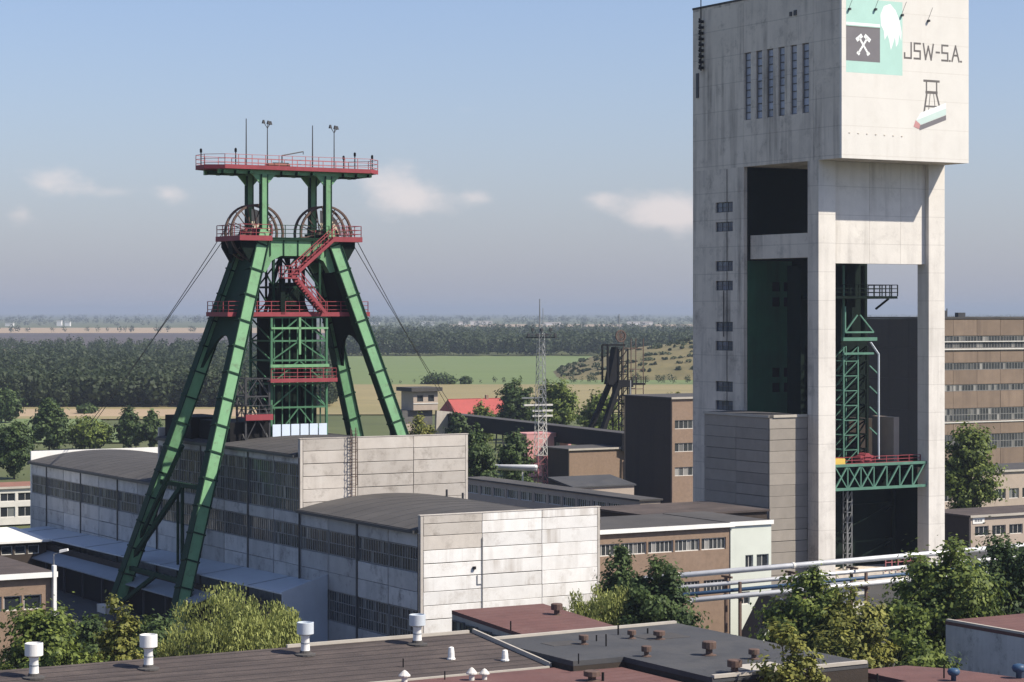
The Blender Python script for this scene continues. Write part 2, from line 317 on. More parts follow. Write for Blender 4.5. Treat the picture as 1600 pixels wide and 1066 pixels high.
def tree_cards(cx, cy, cz, rx, rz, n, size, rng):
    d = rng.normal(size=(n,3)); d /= np.linalg.norm(d,axis=1)[:,None]
    r = (rng.uniform(.55,1.0,n)+rng.normal(scale=.10,size=n))[:,None]; p = d*r*np.array([rx,rx,rz])+np.array([cx,cy,cz])
    nn = d+rng.normal(scale=.55,size=(n,3)); nn /= np.linalg.norm(nn,axis=1)[:,None]
    t = np.cross(nn, rng.normal(size=(n,3))); t /= np.linalg.norm(t,axis=1)[:,None]; b = np.cross(nn,t)
    s = size*rng.uniform(.6,1.3,n)[:,None]
    return np.stack([p-t*s-b*s*.7, p+t*s-b*s*.7, p+t*s*.8+b*s*.7, p-t*s*.8+b*s*.7],1)
def cards_mesh(name, arrs, m):
    a = np.concatenate(arrs,0); n = len(a); me = bpy.data.meshes.new(name)
    me.vertices.add(n*4); me.vertices.foreach_set('co', a.reshape(-1).astype(np.float32))
    me.loops.add(n*4); me.loops.foreach_set('vertex_index', np.arange(n*4,dtype=np.int32))
    me.polygons.add(n); me.polygons.foreach_set('loop_start', np.arange(0,n*4,4,dtype=np.int32)); me.polygons.foreach_set('loop_total', np.full(n,4,dtype=np.int32))
    me.materials.append(m); me.update(calc_edges=True); me.validate(); return me
def wood(name, label, px0, px1, Y0, Y1, n, h0, h1, ncard, m, seed, edge=None):
    rng = np.random.default_rng(seed); out = []
    for i in range(n):
        Y = 1/rng.uniform(1/Y1, 1/Y0) if i > n*.2 else Y0*rng.uniform(1,1.05)
        px = rng.uniform(px0,px1)
        if edge and not edge(px, Y): continue
        x = (px-800)*Y/F; h = rng.uniform(h0,h1); w = h*rng.uniform(.24,.38)*(1+.25*(Y/3000))
        k = ncard if Y < 1.6*Y0 else ncard*2//3
        out.append(tree_cards(x, Y, GZ+h*.56, w, h*.46, k, w*.165, rng))
    o = link(name, cards_mesh(name, out, m)); struct(o, 'stuff'); return tag(o, label, 'wood')
wood('mixed_wood', 'dense mixed wood left of the green winding headframe', -260, 520, 745, 1900, 4300, 3.5, 12, 130, M['leaffar'], 1)
wood('far_wood', 'dark wood along the far edge of the green field', 520, 1500, 1600, 3000, 2600, 8, 17, 90, M['leaffar'], 2)
wood('distant_wood', 'bluish distant wood in the haze below the horizon', -300, 2000, 3300, 5200, 900, 7, 13, 50, M['leaffar'], 3, lambda px, Y: not (px < 560 and 3400 < Y < 4700))
wood('horizon_wood', 'hazy line of woodland on the horizon', -300, 2000, 5600, 15000, 1500, 9, 20, 30, M['leaffar'], 4)
wood('hedge_bushes', 'low hedge bushes along the stubble field edge', 590, 900, 975, 990, 12, 2, 3.5, 50, M['leaffar'], 5)
wood('heap_bushes', 'line of bushes at the foot of the spoil heap', 890, 1100, 985, 1005, 34, 3, 5, 50, M['leaffar'], 8)

def heap():
    rng = random.Random(3); P = []; fs = []; nx, ny = 46, 14
    for j in range(ny):
        for i in range(nx):
            t = i/(nx-1); s = j/(ny-1); x = 20+t*240; y = 1040+s*190
            prof = min(1, t*3.4)**.8*min(1,(1-t)*5+.2); hz = 21*prof*math.sin(min(1,s*1.6)*math.pi/2)**.7*(.9+.1*math.sin(t*17))*(1 if s < .8 else (1-s)*5)
            P.append((x, y, GZ-.5+hz+rng.uniform(-.5,.5)*(hz > 1)))
    for j in range(ny-1):
        for i in range(nx-1): fs.append((j*nx+i, j*nx+i+1, (j+1)*nx+i+1, (j+1)*nx+i))
    struct(link('spoil_heap', MB().add(P,fs).mesh('spoil_heap', M['scrub'], True)))
    r2 = np.random.default_rng(6); out = []
    for i in range(700):
        k = r2.integers(0, len(P)); p = P[k]
        if p[2] < GZ+1: continue
        out.append(tree_cards(p[0]+r2.uniform(-3,3), p[1], p[2]+.4, r2.uniform(.6,2.6), r2.uniform(.4,1.2), 24, .55, r2))
    tag(struct(link('heap_scrub', cards_mesh('heap_scrub', out, M['leaffar'])),'stuff'), 'scrub bushes scattered over the grassy spoil heap', 'scrub')
heap()

# ------------------------------------------------------------------ generic window, panel, building
cache = {}
def window(parent, org, rot, x0, x1, z0, z1, nx, nz, fm, gm, rec=.12, bar=.05, edge=.08, skip=0.0, tilt=.012):
    w, h = x1-x0, z1-z0; key = (round(w,3), round(h,3), nx, nz, fm, gm, random.randint(0,2), bar)
    if key not in cache:
        rr = random.Random(hash(key[:4])&255 | key[6]<<8); f = MB()
        f.box(0,w,-.01,.10,0,edge).box(0,w,-.01,.10,h-edge,h).box(0,edge,-.005,.095,edge,h-edge).box(w-edge,w,-.005,.095,edge,h-edge)
        for i in range(1,nx): f.box(w*i/nx-bar/2,w*i/nx+bar/2,.0,.09,edge,h-edge)
        for k in range(1,nz): f.box(edge,w-edge,.004,.086,h*k/nz-bar/2,h*k/nz+bar/2)
        g = MB()
        for i in range(nx):
            for k in range(nz):
                a, b, c, d = w*i/nx+.02, w*(i+1)/nx-.02, h*k/nz+.02, h*(k+1)/nz-.02; t = [.05+rr.uniform(-tilt,tilt) for _ in range(3)]
                g.add([(a,t[0],c),(b,t[1],c),(b,t[2],d),(a,t[0]+t[2]-t[1],d)],[(0,1,2,3)])
        cache[key] = (f.mesh('window', M[fm]), g.mesh('pane', M[gm]))
    x, y = onwall(org, rot, x0, rec); o = link('window', cache[key][0], parent, (x,y,z0), ROT[rot]); link('pane', cache[key][1], o); return o
def panel(parent, org, rot, x0, x1, z0, z1, m, t=.2, proud=0.0, gap=.025, name='wall_panel'):
    gap = gap if gap < .01 else random.choice((.012,.02,.035))
    w, h = x1-x0-2*gap, z1-z0-2*gap; key = ('p', round(w,3), round(h,3), m, t)
    if key not in cache:
        b = .02; cache[key] = MB().add([(0,b,0),(w,b,0),(w,b,h),(0,b,h),(b,0,b),(w-b,0,b),(w-b,0,h-b),(b,0,h-b),(0,t,0),(w,t,0),(w,t,h),(0,t,h)],
            [(4,5,6,7),(0,1,5,4),(1,2,6,5),(2,3,7,6),(3,0,4,7),(0,8,9,1),(1,9,10,2),(2,10,11,3),(3,11,8,0),(8,11,10,9)]).mesh(name, M[m])
    x, y = onwall(org, rot, x0+gap, -proud+random.uniform(-.012,.012)); return link(name, cache[key], parent, (x,y,z0+gap), ROT[rot])
def building(name, label, cat, u, v, W, D, ztop, mw, mroof, front=(), left=(), z0=GZ, over=.25, rt=.22, trim=None, group=None, fm='framewhite', gm='windark', rec=.14, mleft=None, roof=True, slope=0.0):
    """box building on the grid; (u,v) = corner nearest the camera; front faces -v, left faces -u. rows: (za, zb, [(x0,x1)..], nx, nz)"""
    t = thing(name, label, cat, u, v, z0, group=group); H = ztop-z0
    fo = [(a,b,za-z0,zb-z0) for za,zb,xs,nx,nz in front for a,b in xs]; lo = [(a,b,za-z0,zb-z0) for za,zb,xs,nx,nz in left for a,b in xs]
    part('wall', MB().wall((0,0),'-v',W,0,H,fo,.35), M[mw], t); part('wall', MB().wall((W,D),'+v',W,0,H,[],.35), M[mw], t)
    part('side_wall', MB().wall((0,D-.352),'-u',D-.704,0,H,lo,.35), M[mleft or mw], t); part('side_wall', MB().wall((W,.352),'+u',D-.704,0,H,[],.35), M[mleft or mw], t)
    for za,zb,xs,nx,nz in front:
        for a,b in xs: window(t,(0,0),'-v',a,b,za-z0,zb-z0,nx,nz,fm,gm,rec)
    for za,zb,xs,nx,nz in left:
        for a,b in xs: window(t,(0,D-.352),'-u',a,b,za-z0,zb-z0,nx,nz,fm,gm,rec)
    if roof:
        r = MB().prism([(-over,-over),(W+over,-over),(W+over,D+over),(-over,D+over)], lambda x,y: H+.003+slope*y, lambda x,y: H+rt+slope*y); ro = part('roof', r, M[mroof], t)
        if trim: part('eaves_trim', MB().box(-over-.05,W+over+.05,-over-.06,-over-.004,H-.06,H+rt+.04), M[trim], ro)
    return t
def spread(x0, x1, n, gap): 
    w = (x1-x0-gap*(n-1))/n; return [(x0+i*(w+gap), x0+i*(w+gap)+w) for i in range(n)]
def rail(pts, h=1.1, step=1.6, r=.035, rails=3, closed=False):
    mb = MB(); P = [Vector(p) for p in pts]
    if closed: P.append(P[0])
    for a, b in zip(P, P[1:]):
        n = max(1, round((b-a).length/step))
        for i in range(n+1):
            q = a.lerp(b,i/n); mb.beam(q, q+Vector((0,0,h)), r*2)
        for k in range(rails):
            z = Vector((0,0,h*(k+1)/rails)); mb.beam(a+z, b+z, r*1.7)
    return mb
# ------------------------------------------------------------------ long panelled hall (18 m span, 6 m bays)
def hall():
    t = thing('panel_hall', 'long concrete panel hall with white end wall and raised middle section', 'hall', 0, 0, 0)
    for b in ((.2,24,9.2),(24.25,59.75,14.35),(60,101.8,9.4)): part('wall_core', MB().box(.2,17.8,b[0],b[1],GZ,b[2]), M['core'], t)
    for b in ((.2,23.8,9.3),(24.22,35.6,14.4),(60,41.8,9.5)): part('side_wall', MB().wall((18,b[0]),'+u',b[1],GZ,b[2],[],.18), M['panelgrey'], t)
    # sunlit gable of the front section, bare gable of the raised section, far gable
    rows = [GZ+1.45*i for i in range(4)]+[2.8]; rows = [-3,-1.8,-.6,.6,1.85,3.05,4.2,5.4,6.6,7.75,8.95,10.0,10.7]
    for a, b in zip(rows, rows[1:]):
        for i, (x0, x1) in enumerate(((.28,6.0),(6.0,12.0),(12.0,17.72))): panel(t,(0,0),'-v',x0,x1,a,b,'panelwhite' if not (b > 8.9 and i == 0) else 'panelgrey')
    for x in (0, 17.72): panel(t,(0,0),'-v',x,x+.28,GZ,10.7,'panelgrey',gap=.004,name='corner_strip')
    part('parapet', MB().box(.0,18,.2,.42,9.0,10.68), M['panelgrey'], t); part('coping', MB().box(-.05,18.05,-.04,.45,10.7,10.76), M['panelgrey'], t)
    rows = [9.0,10.1,11.3,12.5,13.7,14.9,16.05]
    for a, b in zip(rows, rows[1:]):
        for x0, x1 in ((.28,6.0),(6.0,12.0),(12.0,17.72)): panel(t,(0,24),'-v',x0,x1,a,b,'panelgrey')
    for x in (0, 17.72): panel(t,(0,24),'-v',x,x+.28,9.0,16.05,'panelgrey',gap=.004,name='corner_strip')
    part('parapet', MB().box(0,18,24.2,24.45,9.0,16.03), M['panelgrey'], t); part('coping', MB().box(-.05,18.05,23.96,24.48,16.05,16.11), M['panelgrey'], t)
    part('parapet', MB().box(0,18,101.8,102.1,GZ,10.85), M['white'], t); part('parapet', MB().box(0,18,59.5,59.9,GZ,15.6), M['panelgrey'], t)
    # shaded long wall: bays of panels and ribbon windows
    def bays(v0, v1, bands):
        n = round((v1-v0)/6)
        for i in range(n):
            a = (v1-v0)-6*(i+1); x0 = 6*i
            for z0, z1, kind in bands:
                if kind == 'p': panel(t,(0,v1),'-u',x0+.06,x0+5.94,z0,z1,'panelblue')
                else: window(t,(0,v1),'-u',x0+.10,x0+5.90,z0+.02,z1-.02,12,kind,'frame','win',.10,.07)
    bays(0,24,[(GZ,-.2,'p'),(-.2,2.6,3),(2.6,4.2,'p'),(4.2,5.8,'p'),(5.8,8.0,2),(8.0,9.28,'p')])
    bays(24,60,[(GZ,-.2,'p'),(-.2,2.6,'p'),(2.6,4.2,'p'),(4.2,5.75,'p'),(5.75,8.05,2),(8.05,9.1,'p'),(9.1,13.7,4),(13.7,14.42,'p')])
    bays(60,102,[(GZ,2.6,'p'),(2.6,4.2,'p'),(4.2,5.8,'p'),(5.8,8.0,2),(8.0,9.45,'p')])
    for v in (0.12, 23.9, 59.9): part('downpipe', MB().tube((-.14,v,GZ),(-.14,v,9.2 if v < 20 else (14.3 if v < 50 else 9.3)),.09,6), M['darksteel'], t)
    for v, z in ((12,9.2),(36,14.3),(48,14.3),(72,9.3),(84,9.3),(96,9.3)): part('joint_strip', MB().box(-.09,-.03,v-.13,v+.13,GZ,z), M['darksteel'], t)
    # shallow barrel roofs
    def barrel(v0, v1, ze, rise, n=16):
        P = []; 
        for k in range(n+1):
            u = -.35+18.7*k/n; z = ze+rise*(1-((u-9)/9.35)**2); P += [(u,v0,z),(u,v1,z),(u,v0,z-.28),(u,v1,z-.28)]
        fs = []
        for k in range(n):
            a, b = 4*k, 4*k+4; fs += [(a,b,b+1,a+1),(a+2,a+3,b+3,b+2),(a,a+2,b+2,b),(a+1,b+1,b+3,a+3)]
        fs += [(0,1,3,2),(4*n,4*n+2,4*n+3,4*n+1)]
        ro = part('roof', MB().add(P,fs), M['felt'], t)
        part('gutter', MB().box(-.52,-.36,v0,v1,ze-.32,ze-.06), M['darksteel'], ro)
        seams = MB()
        for j in range(1, int((v1-v0)/2.4)):
            v = v0+2.4*j
            for k in range(n):
                a = P[4*k]; b = P[4*k+4]; seams.beam((a[0],v,a[2]+.012),(b[0],v,b[2]+.012),.10,.02)
        struct(part('felt_seam', seams, M['feltgrey'], ro), 'stuff')
    barrel(.43,23.93,9.5,1.15); barrel(24.5,59.45,14.62,.75); barrel(60,101.8,9.66,1.15)
    lad = MB()
    for du in (0,.5): lad.beam((5.15+du,23.72,9.9),(5.15+du,23.72,17.0),.06)
    for k in range(24): lad.beam((5.15,23.72,10+.29*k),(5.65,23.72,10+.29*k),.035)
    for k in range(7):
        z = 11.6+.8*k
        pts = [(5.1+.6*(.5-.5*math.cos(math.pi*q/6)), 23.72-.6*math.sin(math.pi*q/6), z) for q in range(7)]
        for a, b in zip(pts, pts[1:]): lad.beam(a,b,.04)
    for q in (1,3,5): lad.beam((5.1+.6*(.5-.5*math.cos(math.pi*q/6)),23.72-.6*math.sin(math.pi*q/6),11.6),(5.1+.6*(.5-.5*math.cos(math.pi*q/6)),23.72-.6*math.sin(math.pi*q/6),16.8),.03)
    part('caged_ladder', lad, M['rusty'], t)
    part('conduit', MB().tube((6.0,-.08,GZ),(6.0,-.08,8.6),.04,6).beam((5.5,-.06,4.6),(5.5,-.06,5.4),.05).beam((5.5,-.06,4.6),(6.0,-.06,4.6),.05), M['steel'], t)
    part('wall_lamp', MB().box(5.05,5.3,-.2,-.02,5.9,6.15), M['black'], t)
    for b in ((14,21,11.0),(15.2,20,10.7)): part('roof_pipe', MB().tube((b[0],b[1],10.0),b,.11,8), M['darksteel'], t)
hall()

def leanto():
    t = thing('lean_to', 'lean-to with pale sheet roof running along the shaded hall wall', 'lean-to', 0, 0, 0)
    zr = lambda v: 3.12-(v-18)*.0128
    P = lambda u, v, dz: (u, v, zr(v)+dz)
    part('roof', MB().add([P(-4.5,18,-.62),P(-.03,18,0),P(-.03,96,0),P(-4.5,96,-.25),P(-4.5,18,-.74),P(-.03,18,-.12),P(-.03,96,-.12),P(-4.5,96,-.37)],
        [(0,1,2,3),(4,7,6,5),(0,4,5,1),(1,5,6,2),(2,6,7,3),(3,7,4,0)]), M['zinc'], t)
    for v in range(26,96,11): part('roof_seam', MB().beam(P(-4.5,v,-.60+.37*(v-18)/78),P(-.03,v,.02),.05,.05), M['zincdull'], t)
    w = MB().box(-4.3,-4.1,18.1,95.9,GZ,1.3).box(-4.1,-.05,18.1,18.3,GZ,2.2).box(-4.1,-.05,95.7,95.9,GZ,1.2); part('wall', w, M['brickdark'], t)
    part('gable_sheet', MB().add([(-4.6,17.95,GZ),(-.05,17.95,GZ),(-.05,17.95,4.0),(-4.6,17.95,2.65),(-4.6,18.06,GZ),(-.05,18.06,GZ),(-.05,18.06,4.0),(-4.6,18.06,2.65)],
        [(0,1,2,3),(7,6,5,4),(2,6,7,3),(0,3,7,4)]), M['zinc'], t)
    part('lower_roof', MB().add([(-6.4,34,.0),(-4.3,34,.75),(-4.3,92,.55),(-6.4,92,-.1),(-6.4,34,-.12),(-4.3,34,.63),(-4.3,92,.43),(-6.4,92,-.22)],
        [(0,1,2,3),(4,7,6,5),(0,4,5,1),(2,6,7,3),(3,7,4,0)]), M['zincdull'], t)
    part('lower_wall', MB().box(-5.9,-5.7,34.2,91.8,GZ,0.0), M['black'], t)
    for v in range(36,92,6): part('post', MB().beam((-6.2,v,GZ),(-6.2,v,-.1),.18), M['darksteel'], t)
leanto()
building('side_wing', 'low wing with sheet roof coloured white for sunlight left of the hall', 'building', -46, 82.5, 41.3, 12.5, 1.75, 'brickdark', 'white',  # white roof colour stands for sun on the lean-to's sheet roof
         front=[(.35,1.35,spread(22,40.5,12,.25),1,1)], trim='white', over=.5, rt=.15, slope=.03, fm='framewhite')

# ------------------------------------------------------------------ steel winding headframe straddling the hall
def headframe():
    UC, VC = 8.6, 45.3
    t = thing('winding_headframe', 'tall green steel winding headframe with red platforms and two sheave wheels', 'headframe', UC, VC, 0)
    sl, sb = (15-3.6)/36.5, (7.88-1.83)/36.5
    def legp(su, sv, z): return Vector((su*(3.6+(36.5-z)*sl), sv*(1.83+(36.5-z)*sb), z))
    for su in (-1,1):
        for sv in (-1,1):
            p, q = legp(su,sv,36.2), legp(su,sv,GZ); d = (q-p).normalized()
            nv = Vector((0,-1,0)); nv = (nv-d*nv.dot(d)).normalized()       # across web faces
            sd = d.cross(nv).normalized()
            L = (q-p).length
            leg = part('leg', MB().beam(p,q,1.22,.95,up=nv), M['green'], t)
            fl = MB()
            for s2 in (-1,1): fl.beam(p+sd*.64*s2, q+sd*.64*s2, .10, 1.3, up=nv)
            part('flange', fl, M['greendk'], leg)  # dark green paints shade onto the leg's side faces
            n = 15
            for k in range(n):
                c = p+d*(1.5+k*(L-3)/(n-1)); link('rib', ribmesh(d,nv,sd), leg, c)
            part('base_plate', MB().box(q.x-1.3,q.x+1.3,q.y-1.3,q.y+1.3,GZ,GZ+.8), M['sootconc'], t)
        # solid web between the near and the far leg in the upper part, arched below
        nz = Vector((su,0,0)); pts = []
        ztop, zb, zm = 36.0, 21.2, 25.6
        a = [legp(su,-1,z) for z in (ztop,31,26,zb)]; b = [legp(su,1,z) for z in (zb,26,31,ztop)]
        arch = []
        for k in range(1,10):
            s = k/10; z = zb+(zm-zb)*(1-abs(2*s-1)**2.2); pl = legp(su,-1,z); pr = legp(su,1,z); arch.append(pl.lerp(pr,s))
        ring = a+arch+b; off = Vector((.16,0,0))
        m = MB(); P = [v-off for v in ring]+[v+off for v in ring]; k = len(ring)
        m.add(P, [tuple(range(k)), tuple(range(k,2*k))[::-1]]+[(i,k+i,k+(i+1)%k,(i+1)%k) for i in range(k)]); part('web_plate', m, M['greendk'] if su < 0 else M['greendark'], t)  # webs coloured near-black for the shade on their side
        # lower bracing between the pair of legs
        br = MB()
        for z in (10.5,1.6): br.beam(legp(su,-1,z),legp(su,1,z),.35,.45)
        mid = legp(su,-1,10.5).lerp(legp(su,1,10.5),.5); mid2 = legp(su,-1,1.6).lerp(legp(su,1,1.6),.5)
        br.beam(mid,(mid.x-su*.0,mid.y,GZ),.3); br.beam(mid+Vector((0,1.2,0)),(mid.x,mid.y+1.2,GZ),.22)
        br.beam(legp(su,1,4.2),mid+Vector((0,0,4.0)),.35); br.beam(mid2,legp(su,1,-2.6),.4); br.beam(legp(su,1,2.5),mid,.45)
        part('brace', br, M['greendk'], t)
    # head girders
    for y in (-1.83,1.83):
        zt = 35.3; pts = [(-4.6,zt),(-4.6,32.2),(-3.6,32.0),(-2.9,33.2),(-1.9,33.7),(1.9,33.7),(2.9,33.2),(3.6,32.0),(4.6,32.2),(4.6,zt)]
        g = part('head_girder', MB().plate(pts,y-.5,y+.5), M['green'], t)
        for x in (-3.1,-1.6,0,1.6,3.1): part('stiffener', MB().box(x-.05,x+.05,y-.60,y-.49,33.7,35.28), M['greendk'], g)
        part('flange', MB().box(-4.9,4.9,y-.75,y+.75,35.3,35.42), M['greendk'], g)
    for b in ((-4.7,-4.1,-1.3,1.3,32.6,35.2),(4.1,4.7,-1.3,1.3,32.6,35.2),(-6.5,-4.75,-.5,.5,33.9,35.2),(4.75,6.5,-.5,.5,33.9,35.2)): part('cross_girder', MB().box(*b), M['greendark'], t)
    for sx in (-1,1):
        for yb in (-2.6,2.3): part('bracket', MB().plate([(sx*4.7,31.8),(sx*6.4,34.6),(sx*6.4,35.2),(sx*4.7,35.2)][::sx],yb,yb+.3), M['greendark'], t)
    # gallery at the wheels
    for x0, x1 in ((-6.7,-3.2),(3.6,6.9)):
        d = part('gallery', MB().box(x0,x1,-3.0,3.0,35.45,35.6).box(x0,x1,-3.12,-3.02,35.2,35.72).box(x0,x1,3.02,3.12,35.2,35.72).box(x0-.1 if x0 < 0 else x1,x0 if x0 < 0 else x1+.1,-3.12,3.12,35.2,35.72), M['red'], t)
        part('railing', rail([(x1,-3,35.6),(x0,-3,35.6),(x0,3,35.6),(x1,3,35.6)] if x0 < 0 else [(x0,-3,35.6),(x1,-3,35.6),(x1,3,35.6),(x0,3,35.6)],1.25), M['red'], d)
    d = part('gallery', MB().box(-3.1,3.5,-2.4,2.4,35.47,35.58), M['greendk'], t); part('railing', rail([(-3.1,-2.4,35.58),(3.5,-2.4,35.58)],1.25), M['greendk'], d)
    # columns and the top platform
    for sx in (-1,1):
        for y in (-1.83,1.83):
            c = part('column', MB().box(sx*3.6-.29,sx*3.6+.29,y-.26,y+.26,35.5,42.0), M['green'], t)
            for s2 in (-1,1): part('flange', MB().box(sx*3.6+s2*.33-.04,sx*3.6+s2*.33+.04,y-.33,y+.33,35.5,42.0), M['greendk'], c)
            part('bracket', MB().plate([(sx*3.6-.4,41.0),(sx*3.6+.4,41.0),(sx*3.6+1.3,42.0),(sx*3.6-1.3,42.0)],y-.1,y+.1), M['green'], c)
    for y in (-1.83,1.83): part('cross_beam', MB().beam((-3.2,y,38.9),(-3.0,y,38.9),.1).box(-8.6,8.6,y-.2,y+.2,42.0,42.45), M['green'], t)
    part('tie_beam', (lambda m: [m.box(x-.15,x+.15,-2.6,2.6,42.0,42.3) for x in (-8.2,-6.8,-5.3,-1.7,0,1.7,5.3,6.8,8.2)] and m)(MB()), M['greendk'], t)
    ring = [(-9.8,-1.1),(-8.2,-2.6),(8.2,-2.6),(9.8,-1.1),(9.8,1.1),(8.2,2.6),(-8.2,2.6),(-9.8,1.1)]
    dk = part('top_platform', MB().prism(ring,42.47,42.6), M['red'], t)
    edge = MB()
    for i in range(8):
        a, b = ring[i], ring[(i+1)%8]; edge.beam((a[0],a[1],42.66),(b[0],b[1],42.62),.10,.42)
    part('edge_beam', edge, M['red'], dk)
    part('railing', rail([(x,y,42.6) for x, y in ring],1.3,1.5,.03,3,True), M['redlight'], dk)
    part('roof_crane', MB().tube((-.9,-.4,42.6),(-.9,-.4,44.1),.07,6).tube((-.9,-.4,44.1),(1.6,-.2,44.6),.07,6).tube((1.6,-.2,44.6),(1.6,-.2,44.3),.04,5).beam((-1.9,-.4,43.2),(-.2,-.4,43.2),.3), M['darksteel'], dk)
    part('equipment_box', MB().box(-3.2,-.8,-2.2,-1.2,42.6,43.15), M['orange'], dk)
    for x, h, y in ((-4.6,5.2,.3),(2.9,4.8,.3)): part('lightning_rod', MB().tube((x,y,42.6),(x,y,42.6+h),.085,6,.05), M['darksteel'], dk)
    for x, h in ((-2.5,4.8),(5.1,4.6)):
        m = MB().tube((x,-.3,42.6),(x,-.3,42.6+h-.5),.07,6,.05)
        for k in range(3):
            a = k*2.094+.3; q = Vector((x+.42*math.cos(a),-.3+.42*math.sin(a),42.6+h+.12*(k%2))); m.tube((x,-.3,42.6+h-.55),q,.04,5); m.tube(q-Vector((0,0,.16)),q+Vector((0,0,.2)),.2,7,.1)
        part('lamp_mast', m, M['darksteel'], dk)
    for x, y in ((-9.7,0),(-7,-2.55),(9.7,0),(6.4,-2.55),(7.6,2.55)): part('warning_light', MB().lathe([(.06,0),(.06,1.5),(.13,1.55),(.13,1.85),(.04,1.95)],7,x,y,42.6), M['black'], dk)
    # sheave wheels, spokes and guards
    for cx in (-3.85,3.95):
        for y, mm in ((-.75,'rusty'),(.75,'rusty')):
            w = MB(); n = 36; r0, r1 = 2.78, 2.98
            P = [(cx+r*math.cos(2*math.pi*i/n), yy, 36.05+r*math.sin(2*math.pi*i/n)) for i in range(n) for r, yy in ((r1,y-.14),(r1,y+.14),(r0,y+.14),(r0,y-.14))]
            w.add(P, [(4*i+k,4*((i+1)%n)+k,4*((i+1)%n)+(k+1)%4,4*i+(k+1)%4) for i in range(n) for k in range(4)])
            wh = part('sheave_wheel', w, M[mm], t)
            sp = MB()
            for k in range(12):
                a = 2*math.pi*k/12+.15; sp.beam((cx+.35*math.cos(a),y,36.05+.35*math.sin(a)),(cx+2.75*math.cos(a),y,36.05+2.75*math.sin(a)),.10,.08)
            part('spokes', sp, M[mm], wh); part('hub', MB().tube((cx,y-.35,36.05),(cx,y+.35,36.05),.45,12), M['rusty'], wh)
        if True:        # cream sheet guard over the right half of the wheel
            g = [(cx+.2,36.3)]+[(cx+2.6*math.cos(a), 36.0+2.6*math.sin(a)) for a in [math.pi*.48*q/10 for q in range(11)]]
            part('wheel_guard', MB().plate(g,1.0,1.06), M['cream'], t)
        for yb in (-1.4,1.2): part('bearing_block', MB().box(cx-.7,cx+.7,yb,yb+.4,35.6,36.5), M['red'], t)
    # middle platform at 28 m
    d = part('middle_platform', MB().box(-7.9,7.9,-2.75,2.75,27.65,27.78), M['greendark'], t)
    part('edge_beam', MB().box(-8.0,8.0,-2.85,-2.76,27.5,27.95), M['red'], d); part('edge_beam', MB().box(-8.0,-7.91,-2.75,2.75,27.5,27.95), M['red'], d); part('edge_beam', MB().box(7.91,8.0,-2.75,2.75,27.5,27.95), M['red'], d)
    part('railing', rail([(-7.85,2.7,27.78),(-7.85,-2.7,27.78),(7.85,-2.7,27.78),(7.85,2.7,27.78)],1.25,1.5,.035), M['red'], d)
    # guide tower over the shaft
    def lattice(x0,x1,y0,y1,zs,m,w=.22,diag=True):
        mb = MB()
        for x in (x0,x1):
            for y in (y0,y1): mb.beam((x,y,zs[0]),(x,y,zs[-1]),w*1.3)
        for z in zs:
            mb.beam((x0,y0,z),(x1,y0,z),w); mb.beam((x0,y1,z),(x1,y1,z),w); mb.beam((x0,y0,z),(x0,y1,z),w); mb.beam((x1,y0,z),(x1,y1,z),w)
        if diag:
            for a, b in zip(zs,zs[1:]):
                xm = (x0+x1)/2
                for y in (y0,y1): mb.beam((x0,y,a),(xm,y,b),w*.7); mb.beam((xm,y,b),(x1,y,a),w*.7)
                for x in (x0,x1): mb.beam((x,y0,a),(x,y1,b),w*.7)
        return mb
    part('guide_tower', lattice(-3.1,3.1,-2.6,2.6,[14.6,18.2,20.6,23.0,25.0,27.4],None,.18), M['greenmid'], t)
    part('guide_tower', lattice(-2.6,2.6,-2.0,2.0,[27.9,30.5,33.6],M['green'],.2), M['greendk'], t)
    for x in (-2.6,-1.7,-.9,.0,.9,1.7,2.6):
        part('guide_rail', MB().beam((x,-2.2,15),(x,-2.2,27.4),.12), M['greenmid'], t); part('guide_rail', MB().beam((x,1.8,15),(x,1.8,34),.2), M['greendark'], t)
    for a, b in ((-2.7,-1.2),(-.9,.9),(1.2,2.7)): part('guide_dark_fill', MB().box(a,b,-1.1,1.6,15,27.4), M['greendark'], t)  # near-black boxes added to darken the tower inside and shade a leg
    part('guide_dark_fill', MB().box(-1.6,1.6,-.5,1.4,27.9,31), M['greendark'], t)
    for k in range(6): part('skirt_panel', MB().box(-3.1+k*1.04,-3.1+k*1.04+.9,-2.95,-2.85,14.9,16.5), M['pale'], t)
    part('header_beam', MB().box(-3.3,3.3,-2.9,-2.7,22.3,22.6).box(-3.2,3.2,-2.85,-2.7,26.2,26.4).box(-.12,.12,-2.85,-2.7,23.6,27.4), M['green'], t)
    d = part('lower_platform', MB().box(-3.7,3.6,-3.9,-2.9,20.9,21.0).box(-3.8,3.7,-4.0,-3.9,20.8,21.2), M['red'], t); part('railing', rail([(-3.7,-3.9,21),(3.6,-3.9,21),(3.6,-2.9,21)],1.2,1.4,.03), M['red'], d)
    d = part('lower_platform', MB().box(-6.2,-3.4,-3.4,-1,17.2,17.3).box(-6.3,-3.3,-3.5,-3.4,17.0,17.6), M['red'], t); part('railing', rail([(-6.2,-1,17.3),(-6.2,-3.4,17.3),(-3.4,-3.4,17.3)],1.2,1.4,.04), M['darksteel'], d)
    part('platform_frame', lattice(-6.2,-3.6,-3.2,-1.0,[14.8,17.2,19.4,21.2],None,.14), M['darksteel'], t)
    part('plant_room', MB().box(-7.6,-3.2,-2.5,5.5,14.5,16.8), M['black'], t); part('plant_room', MB().box(-8.2,-4.0,6.2,13.5,14.5,17.0), M['black'], t)
    # red stair flights in the portal
    st = MB()
